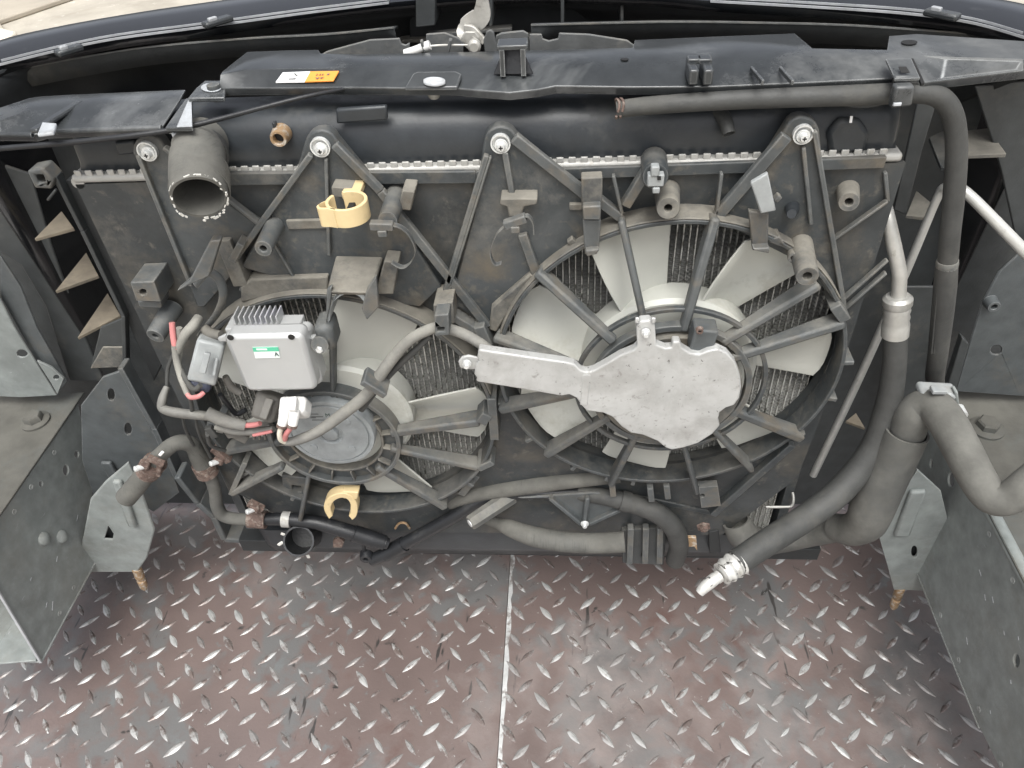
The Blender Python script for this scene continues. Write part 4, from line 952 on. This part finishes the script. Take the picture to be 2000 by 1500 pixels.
# ================================================================== HOSES UNDER THE RADIATOR
lh = thing('drain_hose', 'short dusty hose with open end lying below the fans at centre', 'hose', P(1100, 1055, -.05))
hose('hose_body', [(935, 1008, -.020, 10), (972, 1022, -.030, 11), (998, 1032, -.040, 17), (1040, 1047, -.046, 20), (1100, 1058, -.05, 20.5), (1160, 1061, -.052, 20.5), (1220, 1058, -.052, 21)], 'rubber_dusty', lh, n=20, open1=.03, wall=.22)
l2 = thing('drain_hose', 'dark curved hose hanging below the heat shield toward the floor bracket', 'hose', P(1300, 1040, -.03))
hose('hose_body', [(1130, 962, -.02, 16), (1180, 970, -.026, 17), (1230, 982, -.032, 19), (1280, 1000, -.036, 20), (1315, 1030, -.038, 20), (1326, 1065, -.036, 19), (1318, 1095, -.03, 18)], 'rubber', l2, n=18)
hose('joint_band', [(1212, 977, -.0305, 21), (1230, 982, -.032, 21)], 'rubber', l2, n=18)
l3 = thing('cooler_pipe', 'long black pipe slanting below left fan to an eyelet near the floor', 'pipe', P(800, 1060, -.04))
hose('pipe_run', [(726, 1094, -.04, 12), (760, 1078, -.038, 13), (800, 1056, -.034, 13), (880, 1012, -.028, 13), (940, 978, -.022, 12), (990, 965, -.02, 12), (1140, 962, -.02, 12)], 'rubber_black', l3, n=16)
hose('joint_band', [(752, 1083, -.0385, 15.5), (790, 1062, -.0345, 15.5)], 'rubber_black', l3, n=16)
boss('eyelet', 714, 1093, -.046, 12, 'rubber_black', l3, Ybase=-.036, hole=.4)
rib('bracket_leg', (708, 1060), (712, 1086), 7, .004, 'rubber_black', l3, -.04)
tb = thing('bracket_tube', 'grey plastic tube bracket ending in a nut below the fans', 'bracket', P(960, 1000, -.04))
p, q_ = P(918, 1022, -.060), P(1000, 968, -.018); r = 15 * S(p)
lathe('tube', [(r * .5, .02), (r * .5, .0), (r * .9, 0), (r, .002), (r * 1.1, (q_ - p).length)], p, q_ - p, 'shroud_rib', tb, 6)
lathe('nut', [(r * .55, .0), (r * .5, -.001), (r * .2, -.001)], p, q_ - p, 'zinc', tb, 12)
vb = thing('hanger_bracket', 'grey folded triangular hanger bracket below the fans at centre', 'bracket', P(1140, 1030, -.03))
poly('plate', [(1010, 974), (1070, 974), (1128, 1022), (1142, 1032), (1156, 1022), (1216, 1000), (1192, 968), (1160, 962), (1100, 966)], -.030, .004, 'frame_dark', vb, bevel=.0015)
rib('fold', (1148, 975), (1142, 1018), 10, .008, 'frame_dark', vb, -.037, bevel=.002); rib('fold', (1075, 976), (1135, 1026), 8, .008, 'frame_dark', vb, -.036); rib('fold', (1212, 998), (1150, 1026), 8, .008, 'frame_dark', vb, -.036)
screw('rivet', 1142, 1022, -.038, 8, vb, cross=False)
# lower cross member
cm_ = thing('lower_crossmember', 'black lower radiator crossmember with floor bracket and clips', 'crossmember', P(1100, 1080, .0))
rib('beam', (470, 1066), (1600, 1084), 34, .06, 'gap_black', cm_, -.002)
poly('foot', [(1214, 1036), (1302, 1030), (1296, 1104), (1216, 1100)], -.024, .02, 'duct', cm_, holes=[ell(1258, 1084, 6, 5, 10)], bevel=.0015)
for x in (1232, 1262, 1290): rib('foot_rib', (x, 1034), (x - 2, 1102), 12, .01, 'shroud_rib', cm_, -.034)
poly('spring_clip', [(1340, 1050), (1360, 1050), (1362, 1076), (1356, 1068), (1346, 1068), (1340, 1078)], -.034, .004, 'brass', cm_, bevel=.0005)
screw('bolt', 1374, 1028, -.030, 14, cm_, m='rust', hexhead=True, cross=False)
poly('corner_plate', [(1384, 1040), (1404, 1036), (1408, 1080), (1386, 1082)], -.02, .01, 'gap_black', cm_)
wtube('wire_hook', [P(1496, 990, -.022), P(1530, 990, -.022), P(1546, 988, -.022), P(1550, 976, -.018), P(1548, 962, -.01)], 2.6 * S(P(1530, 990)), 'alu_pipe', cm_, n=8)
poly('nut_clip', [(650, 1058), (662, 1050), (672, 1060), (668, 1070), (650, 1070)], -.03, .006, 'rust', cm_, bevel=.001)
wtube('spring_ring', [P(772, 1032, -.02), P(780, 1022, -.022), P(792, 1022, -.022), P(800, 1032, -.02)], 2.4 * S(P(780, 1025)), 'brass', cm_, n=6)
# ------------------------------------------------------------------ left cooler hose
ch_ = thing('cooler_hose', 'grey cooler hose with rusty clamps curving beside the left rail', 'hose', P(330, 960, -.04))
hose('hose_body', [(246, 972, -.070, 20), (270, 944, -.066, 20), (292, 915, -.062, 20), (316, 886, -.058, 15), (338, 868, -.054, 15), (360, 864, -.048, 15.5), (378, 872, -.042, 16), (388, 890, -.038, 18), (396, 905, -.036, 19)], 'rubber_dusty', ch_, n=18, open0=.015)
hose('metal_tube', [(396, 902, -.036, 15), (410, 928, -.034, 13), (420, 960, -.034, 12), (424, 990, -.034, 12), (438, 1008, -.034, 12), (470, 1014, -.034, 12), (520, 1014, -.034, 12)], 'foam_pipe', ch_, n=14)
hose('braided_hose', [(516, 1014, -.034, 12), (560, 1014, -.034, 13), (620, 1021, -.036, 14), (680, 1038, -.038, 15), (730, 1053, -.038, 14), (758, 1062, -.038, 11)], 'rubber_black', ch_, n=18)
hose('braided_end', [(690, 1041, -.038, 16), (728, 1053, -.038, 16), (752, 1060, -.038, 14)], 'rubber_black', ch_, n=18, k=10, ripple=(.06, 2))
def clamp(x, y, x2, y2, Y, r, screw_at):
    o = hose('rusty_clamp', [(x, y, Y, r), (x2, y2, Y, r)], 'rust', ch_, n=18)
    sx, sy = screw_at
    p = P(sx, sy, Y - .012); box('clamp_ear', p, .012, .010, .010, 'rust', o, Matrix.Rotation(.5, 3, 'Y'), bevel=.002)
    lathe('clamp_screw', [(.0035, 0), (.0035, .010), (.0025, .011)], p + V((0, -.002, 0)), (-.6, -.7, .3), 'zinc', o, 10)
    return o
clamp(288, 922, 304, 902, -.062, 23, (282, 908)); clamp(396, 906, 406, 924, -.036, 22, (428, 898)); clamp(486, 1013, 520, 1015, -.034, 18, (497, 992))
rib('clamp_ear', (286, 898), (318, 912), 9, .008, 'rust', ch_, -.078); rib('clamp_ear', (310, 905), (308, 932), 9, .006, 'rust', ch_, -.074)
rib('clamp_ear', (414, 880), (446, 905), 14, .010, 'rust', ch_, -.05); rib('clamp_ear', (484, 986), (512, 1000), 16, .008, 'rust', ch_, -.046)
hose('silver_band', [(552, 1014, -.034, 16), (568, 1015, -.034, 16)], 'alu_crimp', ch_, n=16)
rib('paint_mark', (311, 891), (318, 883), 6, .002, 'sticker_white', ch_, -.072)

# ================================================================== CREAM CLIPS AND CABLE TIES
c1 = thing('hose_clip', 'cream plastic ring clip on the shroud above left fan', 'clip', P(676, 430, -.07))
cc = P(680, 408, -.068); R1 = .0180
n = 30; vs = []; fs = []
for i in range(n):
    a = math.radians(-215 + 330 * i / (n - 1))
    for r, z in ((R1, -.0085), (R1, .0085), (R1 - .003, .0085), (R1 - .003, -.0085)): vs.append(cc + V((r * math.cos(a), r * math.sin(a), z)))
for i in range(n - 1):
    for j in range(4): fs.append((4 * i + j, 4 * i + (j + 1) % 4, 4 * i + 4 + (j + 1) % 4, 4 * i + 4 + j))
fs += [(0, 1, 2, 3), tuple(range(len(vs) - 4, len(vs)))]
obj('band', vs, fs, 'cream', c1, bevel=.0006)
tailp = [cc + V((-.018, -.002, 0)), cc + V((-.023, -.008, 0)), cc + V((-.021, -.014, 0)), cc + V((-.013, -.015, 0)), cc + V((-.007, -.0172, 0))]
vs = []; fs = []
for p, _ in spline([(p, 0) for p in tailp], 4): vs += [p + V((0, 0, -.0085)), p + V((0, 0, .0085)), p + V((.0012, .0025, .0085)), p + V((.0012, .0025, -.0085))]
for i in range(len(vs) // 4 - 1):
    for j in range(4): fs.append((4 * i + j, 4 * i + (j + 1) % 4, 4 * i + 4 + (j + 1) % 4, 4 * i + 4 + j))
fs += [(0, 1, 2, 3), tuple(range(len(vs) - 4, len(vs)))]
obj('tail', vs, fs, 'cream', c1, bevel=.0006)
box('foot', cc + V((0, R1 + .012, .004)), .016, .03, .006, 'cream', c1)
box('inner_pin', cc + V((.001, .006, -.002)), .006, .012, .004, 'hole_dark', c1)
c2 = thing('hose_clip', 'cream plastic hook clip hanging below left fan motor', 'clip', P(668, 985, -.06))
hk2 = [(648, 1005), (641, 988), (646, 972), (662, 963), (680, 964), (692, 978), (692, 998), (686, 1006)]
for a, b in zip(hk2, hk2[1:]): pass
vs = []; fs = []
for p, _ in spline([(P(x, y, -.058), 0) for x, y in hk2], 4):
    d = (p - P(668, 985, -.058)).normalized(); t = .0045
    vs += [p - d * t + V((0, -.005, 0)), p + d * t + V((0, -.005, 0)), p + d * t + V((0, .009, 0)), p - d * t + V((0, .009, 0))]
for i in range(len(vs) // 4 - 1):
    for j in range(4): fs.append((4 * i + j, 4 * i + (j + 1) % 4, 4 * i + 4 + (j + 1) % 4, 4 * i + 4 + j))
fs += [(0, 1, 2, 3), tuple(range(len(vs) - 4, len(vs)))]
obj('hook', vs, fs, 'cream', c2, bevel=.001)
poly('foot', [(668, 960), (700, 962), (698, 976), (670, 974)], -.062, .012, 'cream', c2)
def tie(name, label, head, segs):
    t = thing(name, label, 'cable tie', P(*head, -.07))
    p = P(*head, -.076); box('head', p, 46 * S(p), .008, .007, 'shroud_rib', t, Matrix.Rotation(segs[0], 3, 'Y'))
    box('latch', p + V((.0, -.002, -.006)), 18 * S(p), .006, .006, 'shroud_rib', t)
    for pts in segs[1]:
        vs = []; fs = []
        for p, _ in spline([(P(x, y, Y), 0) for x, y, Y in pts], 5): vs += [p + V((0, -.003, 0)), p + V((.0007, -.003, .0007)), p + V((.0007, .003, .0007)), p + V((0, .003, 0))]
        for i in range(len(vs) // 4 - 1):
            for j in range(4): fs.append((4 * i + j, 4 * i + (j + 1) % 4, 4 * i + 4 + (j + 1) % 4, 4 * i + 4 + j))
        fs += [(0, 1, 2, 3), tuple(range(len(vs) - 4, len(vs)))]
        obj('band', vs, fs, 'shroud_rib', t)
tie('cable_tie', 'open grey cable tie curling down from the post beside cream clip', (746, 440), (.05, [[(762, 438, -.076), (782, 444, -.076), (800, 460, -.074), (811, 488, -.072), (802, 512, -.068), (785, 522, -.064), (765, 512, -.056)]]))
tie('cable_tie', 'open grey cable tie curling on the shroud left of right fan', (1006, 432), (-.35, [[(992, 437, -.076), (972, 454, -.076), (959, 480, -.074), (958, 500, -.072), (966, 516, -.07), (978, 514, -.068)], [(1018, 424, -.076), (1030, 422, -.076), (1040, 434, -.075), (1042, 456, -.074)]]))

# ================================================================== UPPER COVER PANELS
ZK, ZF = .8225, .813
def cover(name, label, st, z0, z1):
    t = thing(name, label, 'cover panel', Zp(*st[len(st) // 2][2], z1))
    rows = [[Zp(*s[0], z0) for s in st], [Zp(*s[1], z0) for s in st], [Zp(*s[2], z1) for s in st], [Zp(*s[2], z1) + V((0, .0015, -.007)) for s in st]]
    loft('panel', rows, 'cover', t, thick=.0022, smooth=25, bevel=.0006)
    return t
st = [((434, 140), (430, 146), (428, 173)), ((483, 101), (478, 136), (470, 172)), ((560, 98), (556, 134), (552, 172)), ((622, 97), (638, 133), (638, 171)), ((626, 104), (640, 133), (640, 171)), ((700, 106), (705, 132), (705, 171)),
      ((800, 104), (800, 130), (795, 172)), ((880, 102), (880, 130), (885, 172)), ((925, 101), (925, 130), (930, 176)), ((1000, 99), (1000, 130), (995, 181)), ((1050, 98), (1050, 128), (1050, 175)), ((1090, 97), (1092, 128), (1086, 168)), ((1236, 93), (1238, 124), (1230, 170)), ((1240, 78), (1242, 124), (1236, 170)),
      ((1400, 71), (1400, 118), (1395, 169)), ((1552, 65), (1556, 114), (1560, 162)), ((1586, 94), (1598, 112), (1600, 160)), ((1733, 97), (1738, 110), (1745, 153)), ((1737, 70), (1758, 109), (1790, 160)), ((1790, 66), (1800, 109), (1806, 161)), ((2000, 80), (2000, 116), (2000, 139)), ((2120, 92), (2120, 118), (2120, 130))]
ck = cover('radiator_cover', 'long scuffed black plastic cover with orange sticker above the radiator', st, ZK, ZF)
stl = [((-120, 222), (-120, 246), (-120, 266)), ((0, 210), (0, 236), (0, 262)), ((58, 191), (66, 214), (66, 263)), ((80, 188), (88, 211), (84, 258)), ((130, 185), (136, 207), (112, 256)), ((200, 182), (196, 203), (190, 253)), ((290, 178), (285, 199), (280, 250)), ((362, 175), (350, 196), (316, 249))]
ckl = cover('radiator_cover', 'scratched black cover panel at the left corner below the bumper rim', stl, .806, .798)
zpoly('end_strip', [(362, 192), (374, 190), (376, 248), (322, 249)], .8075, .004, 'cover', ckl)
zpoly('end_chip', [(368, 194), (374, 194), (375, 246), (345, 247)], .8085, .001, 'cover_pale', ckl, bevel=.0003)
zpoly('corner_pad', [(82, 238), (110, 240), (104, 258), (72, 262)], .8085, .003, 'cover_pale', ckl)
box('ridge', (Zp(134, 208, .806) + Zp(96, 256, .799)) / 2 + V((0, 0, .002)), .008, .062, .004, 'cover', ckl, Matrix.Rotation(-.18, 3, 'Z'), bevel=.0015)
wtube('front_bead', [Zp(x, y, .7985) for x, y in ((112, 257), (190, 254), (250, 252), (316, 250))], .0026, 'cover', ckl, n=10)
wtube('front_bead', [Zp(x, y, .7985) for x, y in ((-60, 266), (0, 263), (64, 264))], .0022, 'cover', ckl, n=10)
zpoly('link_tab', [(366, 192), (382, 172), (400, 157), (452, 157), (440, 172), (438, 190), (376, 191)], .812, .004, 'cover', ckl)
zpoly('washer', ell(412, 170, 20, 8, 20), .8135, .0012, 'cover_pale', ckl, bevel=.0004)
p = Zp(424, 192, .805); lathe('stub', [(.0055, .012), (.0055, 0), (.004, -.002)], p, (0, 0, 1), 'shroud_rib', ckl, 14)
zpoly('front_clip', [(332, 240), (372, 240), (368, 262), (334, 260)], .799, .006, 'cover_pale', ckl)
poly('front_clip_foot', [(325, 253), (368, 255), (366, 264), (328, 262)], -.05, .01, 'label_white', ckl)
# details on the long cover
def cz_(y): return ZK - (ZK - ZF) * max(0, min(1, (y - 132) / 39)) + .0012
def cpoly(name, pts, t, m, parent, lift=0., bevel=.0003): return obj(name, *g_prism([Zp(x, y, cz_(y) + lift) for x, y in pts], (0, 0, -t)), m, parent, bevel=bevel)
stk = tag(bpy.data.objects.new('warning_sticker', None), 'white and orange warning sticker on the long cover', 'sticker'); COL.objects.link(stk); stk.location = Zp(600, 152, ZK)
cpoly('white_half', [(552, 141), (606, 139), (595, 159), (538, 160)], .0012, 'sticker_white', stk); cpoly('orange_half', [(606, 139), (662, 138), (651, 157), (595, 159)], .0012, 'sticker_orange', stk)
for pts in ([(573, 143), (577, 143), (582, 148), (578, 148)], [(564, 153), (578, 152.4), (577, 154.4), (563, 155)]): cpoly('print', pts, .0002, 'frame_dark', stk, .0003, 0)
for pts in ([(616, 151), (624, 151), (619, 155)], [(625, 151), (633, 150.4), (626, 154)], [(619, 144), (621, 144), (619, 147), (617, 147)], [(625, 144), (627, 144), (625.5, 147), (623.5, 147)], [(630, 144), (632, 144), (630.5, 147), (628.5, 147)], [(640, 143), (644, 143), (642, 146), (638, 146)]): cpoly('print', pts, .0002, 'rust', stk, .0003, 0)
cpoly('recess_plate', [(790, 171), (806, 143), (815, 139), (890, 138), (902, 144), (893, 170)], .003, 'cover', ck, .001, .001)
cpoly('fixing_bolt', ell(848, 156, 22, 7.5, 20), .003, 'cover_pale', ck, .003, .001)
lathe('stub', [(.0055, .014), (.0055, 0), (.004, -.002)], Zp(848, 187, .798), (0, 0, 1), 'latch', ck, 14)
# hood stop tower
tw = [Zp(962, 147, cz_(147)), Zp(1044, 146, cz_(146)), Zp(1030, 128, cz_(128)), Zp(980, 128, cz_(128))]
dz = .019; tp_ = [V((a.x * .45 + c_ * .55, a.y + dy, a.z + dz)) for a, c_, dy in zip(tw, [Zp(1003, 140, ZK).x] * 4, (.006, .006, 0, 0))]
tower = obj('stop_tower', tw + tp_, [(0, 1, 2, 3), (4, 5, 6, 7), (0, 1, 5, 4), (1, 2, 6, 5), (2, 3, 7, 6), (3, 0, 4, 7)], 'rubber_black', ck, bevel=.001)
cap = (tp_[0] + tp_[1] + tp_[2] + tp_[3]) / 4
box('tower_cap', cap + V((0, -.001, .001)), .025, .018, .004, 'cover', tower)
for s in (-1, 1): obj('tower_post', *g_bar(cap + V((s * .0085, -.011, 0)), (tw[0] + tw[1]) / 2 + V((s * .0085, -.003, 0)), .004, .004, up=V((0, -1, .6))), 'cover', tower)
# U shaped clip and small ribs
for x0 in (1350, 1378):
    pb_ = Zp(x0, 150, cz_(150)); o = box('u_clip_arm', pb_ + V((0, 0, .004)), .0075, .026, .012, 'cover', ck, bevel=.0015)
    box('u_clip_hook', pb_ + V((.002 if x0 < 1360 else -.001, .008, .0105)), .011, .010, .004, 'cover', o, bevel=.001)
for x in (1478, 1535): box('short_rib', Zp(x, 150, cz_(150)) + V((0, 0, .001)), .0022, .030, .004, 'cover', ck, Matrix.Rotation(.12, 3, 'Z'), bevel=.0006)
# hose clip gripping the cover and the overflow hose
hc = thing('hose_clamp', 'black hose clip gripping cover edge and overflow hose at upper right', 'clip', Zp(1768, 160, .81))
cpoly('top_plate', [(1730, 115), (1780, 114), (1797, 152), (1748, 154)], .002, 'cover', hc, .0022)
cpoly('window', [(1755, 130), (1770, 130), (1777, 141), (1760, 142)], .0004, 'hole_dark', hc, .0026, 0)
poly('front_lip', [(1746, 150), (1797, 148), (1796, 166), (1748, 168)], -.045, .006, 'cover', hc, bevel=.002)
poly('lower_jaw', [(1750, 170), (1788, 168), (1782, 208), (1740, 213)], -.053, .010, 'cover', hc, bevel=.002)
poly('jaw_notch', [(1746, 202), (1762, 201), (1760, 207), (1744, 208)], -.0545, .002, 'cover_pale', hc, bevel=.0004)
cpoly('tear_edge', [(1779, 114), (1784, 114), (1806, 161), (1800, 164)], .002, 'hole_dark', ck, .0014, 0)
for x, y in ((1350, 79), (1370, 142)): pass
cpoly('oval_hole', ell(1776, 82, 16, 4.5, 16), .0006, 'hole_dark', ck, .0003, 0)
cpoly('oval_hole', ell(1220, 115, 8, 2.5, 12), .0006, 'hole_dark', ck, .0003, 0)

# ================================================================== HOOD LATCH
la = thing('hood_latch', 'hood latch with bent pale release lever behind the long cover', 'latch', P(980, 90, .08))
poly('back_plate', [(618, 112), (640, 100), (722, 78), (780, 75), (784, 86), (792, 88), (800, 84), (800, 118), (618, 118)], .085, .003, 'latch_grey', la, bevel=.0008)
poly('back_plate', [(832, 118), (832, 67), (868, 64), (895, 74), (905, 84), (905, 118)], .085, .003, 'latch_grey', la, bevel=.0008)
poly('back_plate', [(1034, 112), (1034, 67), (1058, 67), (1060, 76), (1072, 80), (1090, 76), (1092, 65), (1150, 67), (1225, 79), (1240, 90), (1240, 106)], .085, .003, 'latch_grey', la, bevel=.0008)
poly('catch', [(946, 102), (944, 80), (950, 62), (958, 58), (965, 64), (966, 74), (978, 102)], .078, .004, 'latch_grey', la, bevel=.001)
poly('u_bracket', [(968, 104), (968, 70), (980, 64), (1022, 60), (1032, 66), (1034, 104)], .088, .003, 'latch_grey', la, bevel=.001)
lv_ = [P(940, -20, .10), P(942, 12, .10), P(938, 34, .10), P(916, 50, .10), P(904, 62, .098), P(912, 78, .09), P(930, 92, .08)]
def strip(name, pts, wv, t, m, parent):
    vs = []; fs = []
    sp_ = [p for p, _ in spline([(p, 0) for p in pts], 5)]
    for i, p in enumerate(sp_):
        d = (sp_[min(i + 1, len(sp_) - 1)] - sp_[max(i - 1, 0)]).normalized(); s = d.cross(V((0, 1, 0))).normalized(); w = wv(i / (len(sp_) - 1))
        vs += [p - s * w, p + s * w, p + s * w + V((0, t, 0)), p - s * w + V((0, t, 0))]
    for i in range(len(sp_) - 1):
        for j in range(4): fs.append((4 * i + j, 4 * i + (j + 1) % 4, 4 * i + 4 + (j + 1) % 4, 4 * i + 4 + j))
    fs += [(0, 1, 2, 3), tuple(range(len(vs) - 4, len(vs)))]
    return obj(name, vs, fs, m, parent, bevel=.0008)
strip('release_lever', lv_, lambda t: .003 + .006 * math.sin(math.pi * min(1, t * 1.2)) if t < .6 else .006, .004, 'latch', la)
strip('lever_flange', [P(906, 56, .094), P(922, 58, .092), P(936, 72, .088), P(946, 84, .084)], lambda t: .003, .005, 'latch', la)
lathe('pivot', [(.006, 0), (.006, .005), (.004, .007)], P(927, 88, .078), (0, -1, 0), 'latch', la, 16)
poly('lever_body', [(898, 78), (908, 62), (928, 62), (942, 80), (936, 92), (916, 92)], .086, .003, 'latch', la, bevel=.001)
hose('cable_end', [(790, 104, .07, 7), (812, 98, .07, 8), (826, 92, .07, 8)], 'white_conn', la, n=12); hose('cable_end', [(828, 92, .07, 9), (840, 88, .07, 9)], 'white_conn', la, n=12)
hose('inner_wire', [(838, 90, .07, 2), (870, 88, .075, 2), (925, 88, .08, 2)], 'thread', la, n=6)
rib('wire_guide', (822, 80), (830, 104), 6, .006, 'latch_grey', la, .066); rib('wire_guide', (880, 78), (874, 104), 7, .006, 'latch_grey', la, .07)
hcb = tag(hose('hood_cable', [(-60, 296, -.056, 5.5), (0, 290, -.056, 5.5), (120, 280, -.056, 5.5), (250, 266, -.056, 5.5), (345, 252, -.050, 5.5), (430, 232, -.042, 5), (520, 208, -.034, 4.5), (600, 188, -.022, 4), (680, 172, .0, 4)], 'rubber_black', n=10), 'thin black hood release cable sagging below the left cover panel', 'cable')
